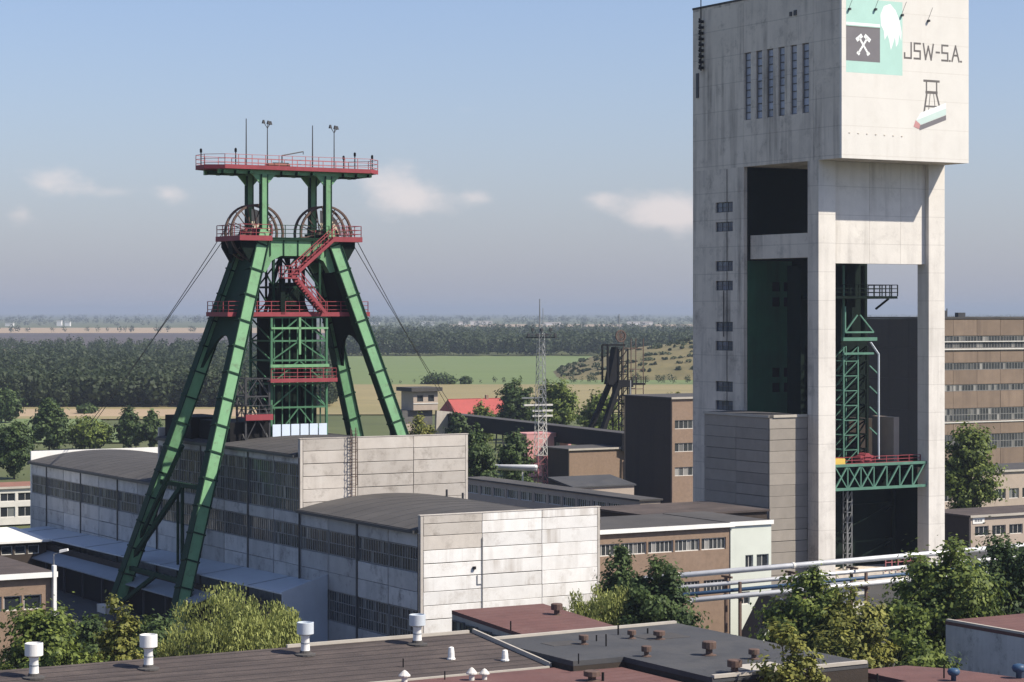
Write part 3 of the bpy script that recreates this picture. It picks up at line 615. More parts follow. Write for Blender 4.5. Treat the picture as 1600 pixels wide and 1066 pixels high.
    def flight(p, q, w):
        p, q = Vector(p), Vector(q)
        for dy in (-w/2,w/2):
            o = Vector((0,dy,0)); st.beam(p+o,q+o,.12,.32); st.beam(p+o+Vector((0,0,1.05)),q+o+Vector((0,0,1.05)),.08); 
            for k in range(7):
                r = p.lerp(q,k/6)+o; st.beam(r,r+Vector((0,0,1.05)),.05)
        for k in range(14): r = p.lerp(q,(k+.5)/14); st.box(r.x-.14,r.x+.14,r.y-w/2,r.y+w/2,r.z-.02,r.z+.02)
    flight((-1.2,-3.2,31.5),(3.6,-3.2,35.5),.9); flight((-.6,-3.0,31.4),(2.6,-3.0,27.9),.9)
    st.box(-2.2,-.5,-3.8,-2.5,31.35,31.5); part('stair', st, M['red'], t)
    part('landing_railing', rail([(-.5,-3.8,31.5),(-2.2,-3.8,31.5),(-2.2,-2.5,31.5)],1.15,.8,.035), M['red'], t)
    for p, q, w in (((-1.0,-2.6,27.7),(-1.0,-2.6,31.4),.12),((-.2,1.6,33.6),(-1.9,1.6,27.9),.3),((.4,1.6,33.6),(2.9,1.6,27.9),.3),((-1.9,-2.6,27.7),(-1.9,-2.6,31.4),.5)): part('stair_post', MB().beam(p,q,w), M['greendark'], t)
rib_cache = {}
def ribmesh(d, nv, sd):
    key = tuple(round(x,3) for x in d)
    if key not in rib_cache: rib_cache[key] = MB().beam(-sd*.82, sd*.82, .16, 1.18, up=nv).mesh('rib', M['greendk'])
    return rib_cache[key]
headframe()
def rope(name, label, a, b, sag, r=.045):
    a, b = Vector(a), Vector(b); m = MB(); prev = None
    for k in range(13):
        s = k/12; p = a.lerp(b,s)-Vector((0,0,sag*4*s*(1-s)))
        if prev is not None: m.tube(prev,p,r,5,cap=False)
        prev = p
    tag(link(name, m.mesh(name, M['darksteel'])), label, 'rope', 'winding ropes')
for i, dv in enumerate((-.75,.75)):
    w = ('near','far')[i]
    rope('winding_rope', f'{w} rope slanting down left from the headframe wheels', G(8.6-6.75,45.3+dv,36.4), bear(113+i*8,300)+(10.6,), .5)
    rope('winding_rope', f'{w} rope slanting down right from the headframe wheels', G(8.6+6.95,45.3+dv,36.4), bear(716+i*9,430)+(7,), .5)

# ------------------------------------------------------------------ concrete winding tower
TU, TV = 69.33, 34.81
def tower():
    t = thing('concrete_winding_tower', 'tall concrete winding tower on legs with a painted sign on its sunlit head', 'tower', TU, TV, 0)
    W, B0, B1, B2 = 18.5, -4.16, 14.3, 24.8; Z1, Z2 = 45.1, 64.5
    wins = [(z0,z1) for z0,z1 in ((39.88,41.1),(37.58,38.73),(32.83,34.05),(30.53,31.68),(25.62,26.77),(23.33,24.48),(18.42,19.65),(16.2,17.35))]
    # stair block: its shaded side carries four pairs of small windows
    x0, x1 = B2-(54.85-TV), B2-(51.31-TV)
    s = MB().wall((0,B2),'-u',B2-B1,GZ,Z1,[(x0,x1,a,b) for a,b in wins],.5); part('stair_block_wall', s, M['sootconc'], t)
    part('stair_block_wall', MB().box(.51,W-.4,B1+.02,B1+.4,GZ,Z1), M['black'], t); part('stair_block_wall', MB().box(.51,W,B2-.4,B2,GZ,Z1), M['sootconc'], t); part('stair_block_wall', MB().box(W-.39,W,B1,B2-.41,GZ,Z1), M['sootconc'], t)  # black slab stands for the dark inside the green wall's holes
    for a, b in wins: window(t,(0,B2),'-u',x0,x1,a,b,3,2,'framedark','winblue',.18)
    part('upper_wall', MB().box(.52,W,B1-.1,B1-.005,34.02,Z1-.01), M['greendark'], t); part('dark_wall', MB().box(7.03,W,B1-.1,B1-.005,GZ,34.0), M['greendark'], t)  # near-black sheets carry the deep recess's shade in their colour
    gw = MB().wall((.52,B1-.1),'-v',6.5,GZ,34,[(3.6,4.7,z,z+1.1) for z in (18.4,20.2,28.6,30.4)]+[(5.3,6.4,z,z+1.1) for z in (18.4,20.2,28.6,30.4)],.1)
    part('green_wall', gw, M['greenwall'], t)
    for x in (0, W-2.4): part('leg', MB().box(x,x+2.4,0,2.0,GZ,Z1), M['tower'], t)
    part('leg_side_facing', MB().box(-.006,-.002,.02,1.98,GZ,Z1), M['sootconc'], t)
    # front beam of three slabs between the legs
    for i, (a, b) in enumerate(((2.43,7.8),(7.83,12.4),(12.43,16.07))): part('beam_slab', MB().box(a,b,.62,1.9,33.5,Z1-.01), M['tower'], t)
    part('cross_beam', MB().box(.9,2.2,2.02,B1-.12,34.2,37.0), M['sootconc'], t); part('cross_beam', MB().box(W-2.2,W-.9,2.02,B1-.12,34.2,37.0), M['sootconc'], t)
    # head
    slots = [(14.18,12.9),(11.89,10.64),(9.76,8.52),(7.54,6.32),(5.23,4.02),(3.07,1.76)]; zs0, zs1 = 50.6, 58.55
    for a, b, ops in ((B2,14.32,[]),(14.28,1.0,[(14.28-p,14.28-q,zs0,zs1) for p,q in slots]),(.96,B0+.35,[])):
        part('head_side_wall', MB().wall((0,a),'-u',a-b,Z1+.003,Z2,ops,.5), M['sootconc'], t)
    for b in ((B0+.6,1.6),(14.2,B2-.6)): part('head_core', MB().box(.505,.6,*b,Z1+.1,Z2-.1), M['core'], t)
    for p, q in slots: window(t,(0,14.28),'-u',14.28-p,14.28-q,zs0,zs1,1,9,'framedark','winslot',.22,.12,.09)
    part('head_front_wall', MB().box(0,W,B0,B0+.345,Z1,Z2+.3), M['whitewall'], t)
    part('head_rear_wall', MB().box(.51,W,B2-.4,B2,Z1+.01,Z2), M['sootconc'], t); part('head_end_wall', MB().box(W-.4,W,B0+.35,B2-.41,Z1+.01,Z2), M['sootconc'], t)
    part('head_floor', MB().box(.5,W-.41,B0+.36,B2-.41,Z1+.005,Z1+.5), M['sootconc'], t)
    part('roof', MB().box(-.06,W+.06,B0-.06,B2+.06,Z2+.302,Z2+.55), M['felt'], t); part('parapet', MB().box(0,.5,B0+.35,B2,Z2+.002,Z2+.3), M['sootconc'], t)
    an = MB().tube((-.35,22.6,57.2),(-.35,22.6,70),.10,6,.05)
    for k in range(9): an.beam((-.05,22.6,57.5+k*.7),(-.75,22.6,57.5+k*.7),.10); an.beam((-.75,22.35,57.3+k*.7),(-.75,22.35,57.9+k*.7),.14); an.box(-.5,-.1,22.35,22.85,57.4+k*.7,57.7+k*.7)
    part('aerial', an, M['black'], t)
    for b in ((4.0,4.5,61.9,62.5),(4.9,5.3,61.9,62.4),(23.5,24.0,54.0,57.0)): part('wall_vent', MB().box(-.12,-.02,*b), M['darksteel'], t)
    part('conduit', MB().tube((-.08,18.3,25),(-.08,18.3,30.5),.05,5).tube((-.08,17.6,14),(-.08,17.6,45),.04,5), M['darksteel'], t)
    # painted sign on the sunlit face (flat paint, each colour a few mm proud of the last)
    y = B0
    def sheetp(name, pts, k, m, par): return part(name, MB().plate(pts,y-.004*k,y-.004*k+.003), M[m], par)
    rect = lambda a,b,c,d: [(a,c),(b,c),(b,d),(a,d)]
    sg = sheetp('painted_emblem', rect(.62,8.68,54.7,63.0), 1, 'signteal', t)
    sheetp('emblem_field', rect(.62,5.44,56.0,59.75), 2, 'signgrey', sg); sheetp('emblem_stripe', rect(.62,5.44,60.0,60.3), 2, 'signwhite', sg)
    sheetp('emblem_stripe', rect(.62,5.44,59.75,59.9), 2, 'signink', sg)
    fl = [(5.6,60.2),(5.5,61.4),(6.0,62.4),(6.9,62.7),(7.7,62.0),(8.25,60.9),(8.55,59.6),(8.5,58.6),(8.2,59.4),(8.05,58.3),(7.75,57.9),(7.6,59.1),(7.3,58.2),(7.0,57.5),(6.75,58.7),(6.5,59.2),(6.1,58.6),(6.0,59.6)]
    sheetp('emblem_flame', fl[::-1], 2, 'signwhite', sg)
    hm = MB(); c = Vector((3.05,0,57.85))
    for s in (-1,1):
        d = Vector((s*.72,0,.98)).normalized(); pp = Vector((d.z,0,-d.x)); a, b = c-d*1.15, c+d*1.0
        q = lambda o, l, w: [o+d*l[0]+pp*w[0], o+d*l[1]+pp*w[0], o+d*l[1]+pp*w[1], o+d*l[0]+pp*w[1]]
        for pts in (q(c,(-1.15,1.0),(-.12,.12)), q(b,(-.25,.2),(-.5,.5)), q(a,(-.2,.12),(-.22,.22))):
            P = [(v.x,v.z) for v in pts]
            ar = sum(P[i][0]*P[(i+1)%4][1]-P[(i+1)%4][0]*P[i][1] for i in range(4)); P = P if ar > 0 else P[::-1]
            o2 = .0006*(s+1); hm.plate(P,y-.0125-o2,y-.0095-o2)
    part('emblem_hammers', hm, M['signwhite'], sg)
    # lettering JSW-S.A. from strokes
    h, w, st = 1.75, 1.05, .26
    glyph = {'J': [((1,1),(1,0)),((1,0),(0,0)),((0,0),(0,.3))], 'S': [((1,1),(0,1)),((0,1),(0,.5)),((0,.5),(1,.5)),((1,.5),(1,0)),((1,0),(0,0))],
             'W': [((0,1),(.22,0)),((.22,0),(.5,.85)),((.5,.85),(.78,0)),((.78,0),(1,1))], '-': [((.25,.5),(.75,.5))], '.': [((.0,.0),(.12,.0))], 'A': [((0,0),(.45,1)),((.45,1),(.9,0)),((.2,.38),(.72,.38))]}
    z0 = 56.75; st = .22; h = 1.72
    for ch, x, ww in (('J',9.0,.95),('S',10.42,.85),('W',11.75,1.45),('-',13.45,.85),('S',14.5,.85),('.',15.62,.6),('A',16.0,1.15),('.',17.3,.6)):
        m = MB()
        for k, (p, q) in enumerate(glyph[ch]):
            p = Vector((x+p[0]*ww,0,z0+p[1]*h)); q = Vector((x+q[0]*ww,0,z0+q[1]*h)); d = (q-p).normalized(); nrm = Vector((d.z,0,-d.x))*st/2; p -= d*st/2; q += d*st/2
            P = [(v.x,v.z) for v in (p-nrm,q-nrm,q+nrm,p+nrm)]; ar = sum(P[i][0]*P[(i+1)%4][1]-P[(i+1)%4][0]*P[i][1] for i in range(4)); P = P if ar > 0 else P[::-1]
            m.plate(P,y-.004-.0007*k,y-.0005-.0007*k)
        part('letter', m, M['signink'], t)
    lg = MB(); cx = 12.95
    for k, (p, q, ww) in enumerate([((-1.2,54.3),(1.2,54.3),.26),((-.75,54.2),(-.75,52.9),.2),((.75,54.2),(.75,52.9),.2),((-.9,53.0),(.9,53.0),.32),((-.7,52.9),(-1.25,49.9),.24),((.7,52.9),(1.35,50.9),.24),((-.2,52.9),(-.5,50.4),.1),((.3,52.9),(.6,50.7),.1),((-1.0,51.4),(1.1,51.4),.2)]):
        p, q = Vector((cx+p[0],0,p[1])), Vector((cx+q[0],0,q[1])); d = (q-p).normalized(); nrm = Vector((d.z,0,-d.x))*ww/2
        P = [(v.x,v.z) for v in (p-nrm,q-nrm,q+nrm,p+nrm)]; ar = sum(P[i][0]*P[(i+1)%4][1]-P[(i+1)%4][0]*P[i][1] for i in range(4)); P = P if ar > 0 else P[::-1]
        lg.plate(P,y-.004-.0005*k,y-.0005-.0005*k)
    l = part('painted_headframe', lg, M['signink'], t)
    sheetp('painted_bar', [(10.4,49.35),(15.1,50.95),(15.1,51.9),(11.3,50.6)], 3, 'signwhite', l); sheetp('painted_bar', [(10.9,49.1),(15.1,50.55),(15.1,51.3),(10.7,49.75)], 4, 'signgreen', l)
    sheetp('painted_bar', [(11.2,48.6),(15.1,49.95),(15.1,50.5),(11.0,49.1)], 3, 'signgrey', l); sheetp('painted_bar', [(10.3,49.0),(11.1,48.75),(11.3,49.3),(10.6,49.75)], 5, 'pinkpaint', l)
    for k in range(7): part('anchor_bolt', MB().box(1.0+k*1.25,1.18+k*1.25,y-.05,y-.001,47.9-k*.02,48.0-k*.02), M['sootconc'], t)
    for xx, zz in ((.9,61.6),(4.6,61.8),(8.45,61.4),(12.3,61.0)): part('wall_bracket', MB().box(xx,xx+.22,y-.3,y-.012,zz,zz+.25).beam((xx+.1,y-.02,zz+.2),(xx+.8,y-.02,zz+1.7),.03), M['darksteel'], t)
tower()

def tower_annex():
    t = thing('tower_annex', 'windowless brown panel annex against the shaded side of the winding tower', 'annex', TU-5.4, TV+2.0, 0)
    part('core', MB().box(.2,5.37,.2,12.5,GZ,15.9), M['core'], t)
    rows = [GZ+1.27*i for i in range(15)]+[16.05]
    for a, b in zip(rows, rows[1:]):
        panel(t,(0,0),'-v',.02,5.37,a,b,'annex')
        panel(t,(0,12.7),'-u',0,6.3,a,b,'annex'); panel(t,(0,12.7),'-u',6.3,12.48,a,b,'annex')
    part('roof', MB().box(-.08,5.37,-.08,12.78,16.06,16.3), M['felt'], t); part('coping', MB().box(.5,5.3,-.14,-.09,16.05,16.36).box(-.14,-.09,-.1,12.8,16.05,16.34), M['trim'], t)
tower_annex()

def shaft_frame():
    t = thing('shaft_guide_frame', 'dark green lattice guide frame standing between the legs of the concrete tower', 'steel frame', TU, TV, 0)
    def lat(x0,x1,y0,y1,zs,w,fr=True):
        mb = MB()
        for x in (x0,x1):
            for y in (y0,y1): mb.beam((x,y,zs[0]),(x,y,zs[-1]),w*1.5)
        for k, (a, b) in enumerate(zip(zs,zs[1:])):
            for y in (y0,y1): mb.beam((x0,y,a),(x1,y,a),w); mb.beam((x0,y,a),(x1,y,b),w*.8)
            for x in (x0,x1): mb.beam((x,y0,a),(x,y1,a),w); mb.beam((x,y0,b),(x,y1,a),w*.8)
        return mb
    zs = [10.2+1.72*i for i in range(9)]
    part('lattice_column', lat(6.9,9.0,4.2,6.4,zs,.10), M['teal'], t)
    part('lattice_column', lat(3.9,6.2,5.0,7.0,zs,.15), M['greendark'], t)  # rear columns are a near-black copy of the front one, for shade
    part('lattice_column', lat(9.6,11.0,5.0,8.8,zs,.18), M['greendark'], t)
    part('lattice_column', lat(6.6,7.3,3.2,3.9,[GZ]+[-1.2+1.2*i for i in range(8)],.07), M['steel'], t)
    part('ring_beam', MB().box(6.4,11.4,3.6,4.0,24.6,25.0).box(6.6,11,3.7,4.0,23.0,23.25).beam((6.8,3.8,25.6),(11,3.8,25.6),.2).beam((6.8,3.8,25.6),(8.6,3.8,27.6),.16).beam((11,3.8,25.6),(9.0,3.8,27.6),.16).beam((6.8,3.8,25.6),(6.8,3.8,28.6),.18), M['teal'], t)
    part('upper_post', MB().box(7.2,7.6,6.4,6.9,25,33.4), M['greendark'], t)
    for b in ((9.2,9.9,6.4,7.0),(11.2,11.5,6,6.4),(8.3,8.5,6.0,6.2)): part('upper_post', MB().box(*b,25,33.4), M['greendark'] if b[0] != 8.3 else M['teal'], t)
    part('upper_dark_fill', MB().box(3.0,8.9,7.2,9.8,10.4,33.4), M['greendark'], t); part('upper_dark_fill', MB().box(8.6,11.2,7.4,9.2,28.5,33.4), M['greendark'], t)  # near-black boxes paint the upper bay's shade
    p = part('platform', MB().box(3.2,13.6,2.6,9.0,29.5,29.8).beam((11.5,4,28.3),(13.4,4,29.5),.2), M['greendark'], t); part('railing', rail([(3.2,2.6,29.8),(13.6,2.6,29.8),(13.6,8,29.8)],1.3,1.2,.05), M['greendark'], p)
    part('conduit', MB().tube((11.6,3.6,10.8),(11.6,3.6,23.0),.13,6).tube((11.6,3.6,23.0),(10.4,3.6,24.4),.13,6), M['zinc'], t)
    for z in (13.6,16.0,18.4,20.8): part('bracket', MB().beam((11.5,3.7,z),(10.4,3.8,z+.9),.14), M['teal'], t)
    # truss bridge between the legs
    tr = MB().box(2.45,16.05,.3,.6,10.3,10.6).box(2.45,16.05,.3,.6,7.6,7.9)
    for k in range(7): tr.beam((2.6+k*1.9,.45,7.75),(2.6+k*1.9,.45,10.45),.14)
    for k in range(7): tr.beam((2.6+k*1.9,.45,7.75),(2.6+k*1.9+1.9,.45,10.45),.18)
    for k in range(3): tr.beam((4.5+k*1.9,.45,7.75),(2.6+k*1.9,.45,10.45),.12)
    part('truss_bridge', tr, M['teal'], t); part('bridge_floor', MB().box(2.45,16.05,.7,10,9.9,10.2), M['greendark'], t)
    part('railing', rail([(2.5,1.4,10.2),(16,1.4,10.2)],1.1,1.7,.04), M['red'], t); part('hoist', MB().box(2.5,4.6,1.0,1.9,10.4,11.2), M['yellow'], t); part('winch', MB().box(7.3,9.2,1.6,2.6,10.3,11.4).tube((8.3,1.5,11.2),(8.3,2.8,11.2),.5,10), M['red'], t)
    part('pier_block', MB().box(14.2,15.0,4.0,8.0,10.2,15.6), M['beige'], t); part('pier_block', MB().box(2.5,3.0,3.2,4,10.2,15.6), M['beige'], t)
    part('lower_frame', lat(4,15,5,11,[GZ,1.2,5.4,9.6],.22), M['greendark'], t); part('lower_dark_fill', MB().box(3.0,15.8,6.5,13.8,GZ,9.6), M['greendark'], t); part('lower_dark_fill', MB().box(3.0,15.6,9.5,13.8,10.2,15.2), M['brickdark'], t); part('lower_dark_fill', MB().box(17.3,17.8,2.05,14.1,GZ,11.0), M['greendark'], t)  # dark boxes and side wall added to keep the shaded bay black
    part('barrier', rail([(9.5,-.2,GZ+1.1),(15,-.2,GZ+1.1)],1.6,1.0,.05), M['redlight'], t)
    part('plinth', MB().box(2.6,16,.0,8,GZ,GZ+1.1), M['sootconc'], t)
shaft_frame()
# ------------------------------------------------------------------ other works buildings
def B(px, Y): return UV(*bear(px, Y))
def low_office():
    t = building('brick_office', 'long low brick office with ribbon windows between white hall and tower', 'building', 18.3, 3, 15.9, 11, 8.0, 'brick', 'felt',
        front=[(5.9,7.0,spread(.9,15.5,5,.18),6,1),(1.9,3.1,spread(.9,15.5,5,.5),6,1)], trim='white', gm='winmix', over=.3, rt=.3)
    building('rendered_block', 'pale green rendered block at the right end of the brick office', 'building', 34.25, 2.9, 4.7, 11.0, 8.05, 'mint', 'felt',
        front=[(4.0,5.2,[(1.7,2.6),(3.0,4.4)],2,1),(.6,1.8,[(1.0,2.2)],2,1)], trim='white', over=.12, rt=.3)
low_office()
building('felt_roofed_shed', 'low shed with dark brown felt roof in front of the concrete tower', 'shed', 44, 31, 15.3, 12, 6.2, 'brickdark', 'feltbrown')
building('long_store', 'long low store with a strip of small windows behind the white hall', 'store', 74, 78.4, 3.2, 47, 3.3, 'beige', 'felt', left=[(1.3,2.6,spread(.4,46,12,.5),6,1)], gm='winmix', mleft='beige')
building('dark_brick_block', 'tall brick block with a blank side darkened for shade left of the winding tower', 'building', 112.6, 127.7, 34, 13.8, 14.3, 'brick', 'felt',
    front=[(9.5,10.9,spread(.5,33,6,.3),6,1),(5.9,7.3,spread(.5,33,6,.3),6,1),(2.1,3.5,spread(.5,33,6,.3),6,1)], mleft='brickdark', gm='winmix', trim='trim')  # side wall brick made near-black to stand for its shade
building('small_brick_block', 'small brick workshop with a dark side wall beside the lattice mast', 'workshop', 117, 165.6, 12.2, 9.2, 4.1, 'brick', 'felt', mleft='brickdark', trim='trim')  # side wall colour holds the shade of that side
building('sloped_shed', 'low grey shed with tilted roof in front of the small workshop', 'shed', *B(896,350), 11, 7, 1.2, 'beige', 'feltgrey', slope=.14)
building('pink_hut', 'small faded red hut beside the foot of the lattice mast', 'hut', *B(823,432), 9.8, 5, 4.9, 'pinkpaint', 'pinkpaint', front=[(2.4,4.4,[(6.0,7.4)],2,1)], over=.05)
def control_cabin():
    u, v = B(646,500); t = thing('control_cabin', 'concrete control cabin on a dark base with two windows and flat roof', 'cabin', u, v, 0)
    part('base', MB().box(-2.2,5.2,1.0,7,GZ,6.5), M['core'], t); part('base_wall', MB().box(-3.4,1.5,-1.0,.9,GZ,3.6), M['beige'], t)
    w = MB().wall((0,0),'-v',6,6.55,10.6,[(.9,2.4,8.4,9.8),(3.6,5.1,8.4,9.8)],.25).wall((0,5.7),'-u',5.4,6.55,10.6,[],.25).box(5.75,6,.26,5.7,6.55,10.6).box(.26,5.74,.26,5.7,6.55,6.8); part('cabin_wall', w, M['beige'], t)
    for a, b in ((.9,2.4),(3.6,5.1)): window(t,(0,0),'-v',a,b,8.4,9.8,2,1,'framedark','windark')
    part('roof', MB().box(-.9,6.7,-.9,6.4,10.65,11.5), M['felt'], t); part('ledge', MB().box(-.05,6.05,-.12,-.01,7.9,8.1), M['offwhite'], t)
    part('ramp_wall', MB().plate([(5.6,GZ),(9.0,GZ),(9.8,6.0),(6.0,6.4)],.4,1.2), M['trim'], t)
control_cabin()
def red_house():
    u, v = B(714,590); t = thing('red_roofed_house', 'white house with long red roof among trees beyond the works', 'house', u, v, 0)
    W, D = 15.5, 9; part('wall', MB().wall((0,0),'-v',W,GZ,1.6,[(10.5,12.0,-.6,.9),(13,14.4,-.6,.9),(4,5.4,-.6,.9)],.3).wall((0,D-.31),'-u',D-.62,GZ,1.6,[],.3).box(.3,W,D-.3,D,GZ,1.6).box(W-.3,W,.31,D-.31,GZ,1.6), M['white'], t)
    for a, b in ((10.5,12.0),(13,14.4),(4,5.4)): window(t,(0,0),'-v',a,b,-.6,.9,2,1,'framedark','windark')
    r = part('roof', MB().add([(-.6,-.7,1.5),(W+.6,-.7,1.5),(W+.6,D+.7,1.5),(-.6,D+.7,1.5),(-.2,D/2,5.4),(W+.2,D/2,5.4)],[(0,1,5,4),(2,3,4,5),(0,4,3),(1,2,5),(0,3,2,1)]), M['redroof'], t)
    part('chimney', MB().box(11,11.7,D/2-.3,D/2+.4,4.6,6.3), M['brick'], r); part('ridge', MB().beam((-.2,D/2,5.43),(W+.2,D/2,5.43),.25,.1), M['red'], r)
red_house()
def conveyor():
    a, b = Vector(bear(700,510)+(4.0,)), Vector(bear(985,402)+(5.2,)); t = tag(link('conveyor_gallery',None,None,(a.x,a.y,GZ)),'dark enclosed conveyor gallery on trestles crossing behind the lattice mast','conveyor')
    o = Vector((a.x,a.y,GZ)); a -= o; b -= o; up = Vector((0,0,1)); n = 9
    part('gallery_casing', MB().beam(a,b,3.0,3.0), M['black'], t); part('gallery_roof', MB().beam(a+up*1.56,b+up*1.56,3.2,.10), M['felt'], t)
    for k in range(n+1):
        p = a.lerp(b,k/n); part('trestle', MB().beam((p.x-1,p.y,0),(p.x-.6,p.y,p.z-1.5),.3).beam((p.x+1,p.y,0),(p.x+.6,p.y,p.z-1.5),.3).beam((p.x-.9,p.y,2),(p.x+.9,p.y,2),.2), M['darksteel'], t)
conveyor()
def lattice_tower(t, pts, zs, w, m, name='lattice'):
    """square lattice; pts = half width as function of height"""
    mb = MB()
    for a, b in zip(zs, zs[1:]):
        ha, hb = pts(a), pts(b); ca = [(-ha,-ha),(ha,-ha),(ha,ha),(-ha,ha)]; cb = [(-hb,-hb),(hb,-hb),(hb,hb),(-hb,hb)]
        for k in range(4):
            j = (k+1)%4; mb.beam(ca[k]+(a,),cb[k]+(b,),w); mb.beam(ca[k]+(a,),ca[j]+(a,),w*.7); mb.beam(ca[k]+(a,),cb[j]+(b,),w*.7)
    return part(name, mb, m, t)
def mast():
    x, y = bear(845,401); t = tag(link('lattice_mast',None,None,(x,y,0),.4),'tall lattice lighting mast with lamp crossarm near the pink hut','mast')
    f = lambda z: .95-.55*(z+3)/33
    lattice_tower(t,f,[GZ+1.5*i for i in range(5)],.10,M['redlight'],'lower_lattice'); lattice_tower(t,f,[3+1.45*i for i in range(6)],.09,M['offwhite'],'middle_lattice'); lattice_tower(t,f,[10.25+1.4*i for i in range(11)],.085,M['steel'],'upper_lattice')
    part('mast_tip', MB().tube((-.2,0,24),(-.2,0,30.2),.16,6,.1).tube((.45,.1,24),(.45,.1,28.6),.06,5), M['steel'], t)
    ca = MB().box(-2.9,2.9,-.1,.1,23.4,23.6).box(-2.0,2.0,-.5,-.35,23.9,24.05); part('crossarm', ca, M['darksteel'], t)
    for k in range(7): part('floodlight', MB().box(-2.7+k*.85,-2.3+k*.85,-.5,-.1,23.65+.9*(k%2),24.2+.9*(k%2)).beam((-2.5+k*.85,-.2,23.5),(-2.5+k*.85,-.2,24.2+.9*(k%2)),.06), M['darksteel'], t)
    for z in (9.7,10.6,11.6): part('cable_bridge', MB().box(-1.6-(1.6 if z > 11 else 0),2.2,-.2,.2,z,z+.3), M['offwhite'], t)
    part('insulator', MB().box(-3.6,-.5,-.15,.15,12.9,13.1), M['steel'], t)
mast()
def small_headframe():
    u, v = B(966,470); t = thing('small_headframe', 'small dark steel headframe with a slanted strut behind the works', 'headframe', u, v, 0)
    mb = MB(); zs = [GZ+2.6*i for i in range(10)]
    for a, b in zip(zs,zs[1:]):
        for x in (-.6,1.6):
            for y in (-1.1,1.1): mb.beam((x,y,a),(x,y,b),.24)
        for y in (-1.1,1.1): mb.beam((-.6,y,a),(1.6,y,a),.16); mb.beam((-.6,y,a),(1.6,y,b),.14)
    part('tower', mb, M['black'], t)
    part('strut', MB().beam((-1.0,-1.6,13.4),(-8.4,-3.0,GZ),.95).beam((-1.0,1.6,13.4),(-8.4,3.0,GZ),.95).beam((-3.4,-2,8),(-3.4,2,8),.3).beam((-4,-2,7.2),(.0,-1.1,11),.25).beam((-4.2,-2,6.6),(0,-1.1,6.6),.2), M['black'], t)
    part('crane_frame', MB().beam((-3.2,-1,13.6),(-3.2,-1,21.2),.35).beam((-3.2,-1,21.2),(1.0,-1,21.2),.35).beam((-3.2,1,13.6),(-3.2,1,21.2),.3).beam((-3.2,1,21.2),(1,1,21.2),.3).plate([(-3,13.2),(-.6,13.0),(-.6,20.8),(-1.2,20.8)],-1.0,.8), M['black'], t)
    wh = MB(); n = 20; P = [(.6+r*math.cos(2*math.pi*i/n),yy,23.0+r*math.sin(2*math.pi*i/n)) for i in range(n) for r, yy in ((1.25,-.15),(1.25,.15),(1.0,.15),(1.0,-.15))]
    wh.add(P,[(4*i+k,4*((i+1)%n)+k,4*((i+1)%n)+(k+1)%4,4*i+(k+1)%4) for i in range(n) for k in range(4)])
    for k in range(6): a = k*math.pi/6; wh.beam((.6-1.1*math.cos(a),0,23-1.1*math.sin(a)),(.6+1.1*math.cos(a),0,23+1.1*math.sin(a)),.13)
    part('sheave_wheel', wh, M['rusty'], t); part('tip', MB().tube((.2,0,24.4),(.2,0,27.5),.1,5), M['steel'], t)
    sc = MB()
    for x in (2.2,5.2):
        for y in (-1.4,1.4): sc.beam((x,y,GZ),(x,y,22.5),.14)
    for z in (4,8.2,12.2,16.2,20.5): sc.beam((2.2,-1.4,z),(5.2,-1.4,z),.14); sc.beam((2.2,1.4,z),(5.2,1.4,z),.14)
    part('scaffold', sc, M['rusty'], t); p = part('platform', MB().box(1.2,5.6,-1.6,1.6,13.0,13.4).box(-1,2.6,-1.7,1.7,12.6,14.0).box(.8,3,-1.5,1.5,9.0,9.3), M['black'], t); part('railing', rail([(1.2,-1.6,13.4),(5.6,-1.6,13.4)],1.2,1,.06), M['black'], p)
    part('pipe', MB().tube((1.9,-1.5,GZ),(1.9,-1.5,14),.25,6), M['steel'], t)
small_headframe()
def pipe_bridge():
    x0, y0 = bear(700,372); x1, y1 = bear(838,360); t = tag(link('pipe_bridge',None,None,(x0,y0,GZ)),'white insulated pipe on short posts behind the white hall','pipe')
    dx, dy = x1-x0, y1-y0; part('pipe', MB().tube((0,0,6.0),(dx,dy,6.7),.38,10), M['pipe'], t, smooth=True); part('pipe', MB().tube((0,.9,5.7),(dx,dy+.9,6.3),.25,8), M['pipe'], t, smooth=True)
    for k in (.25,.55,.85): part('post', MB().beam((dx*k,dy*k+.3,0),(dx*k,dy*k+.3,5.8),.25), M['offwhite'], t)
pipe_bridge()
def factory():
    u, v = B(1452,441); t = thing('brown_factory_block', 'large brown panelled factory block with window bands right of the tower', 'building', u, v, 0)
    W, D, H = 66, 30, 26.6
    part('core', MB().box(.25,W,.25,D,GZ,H-.1), M['core'], t); part('roof', MB().box(-.15,W,-.15,D,H,H+.35), M['felt'], t)
    bands = [(23.3,20.9),(18.1,16.7),(13.9,12.6),(9.3,6.8),(4.2,1.4)]; z = H; spans = []
    for a, b in bands: spans.append((a,z)); z = b
    spans.append((GZ,z))
    for i in range(11):
        for a, b in spans: panel(t,(0,0),'-v',6*i,6*i+6,a,b,'brickbrown')
        for a, b in bands: window(t,(0,0),'-v',6*i+.05,6*i+5.95,b+.03,a-.03,8,2 if a-b > 2 else 1,'frame','winmix',.1,.09)
    for i in range(5):
        for a, b in zip([GZ,3,9,15,21],[3,9,15,21,H]): panel(t,(0,D),'-u',6*i,6*i+6,a,b,'brickdark')  # side panels near-black in place of shaded cladding
    part('ledge', MB().box(0,W,-.28,-.03,20.6,20.85).box(0,W,-.2,-.03,22.1,22.28).box(0,W,-.18,-.03,6.5,6.7), M['offwhite'], t)
    part('roof_vent', MB().box(5,6.2,2,3,H+.35,H+1.6).tube((7,3,H+.3),(7,3,H+2),.1,6).box(9,10.8,2,3,H+.35,H+1.2), M['darksteel'], t)
factory()
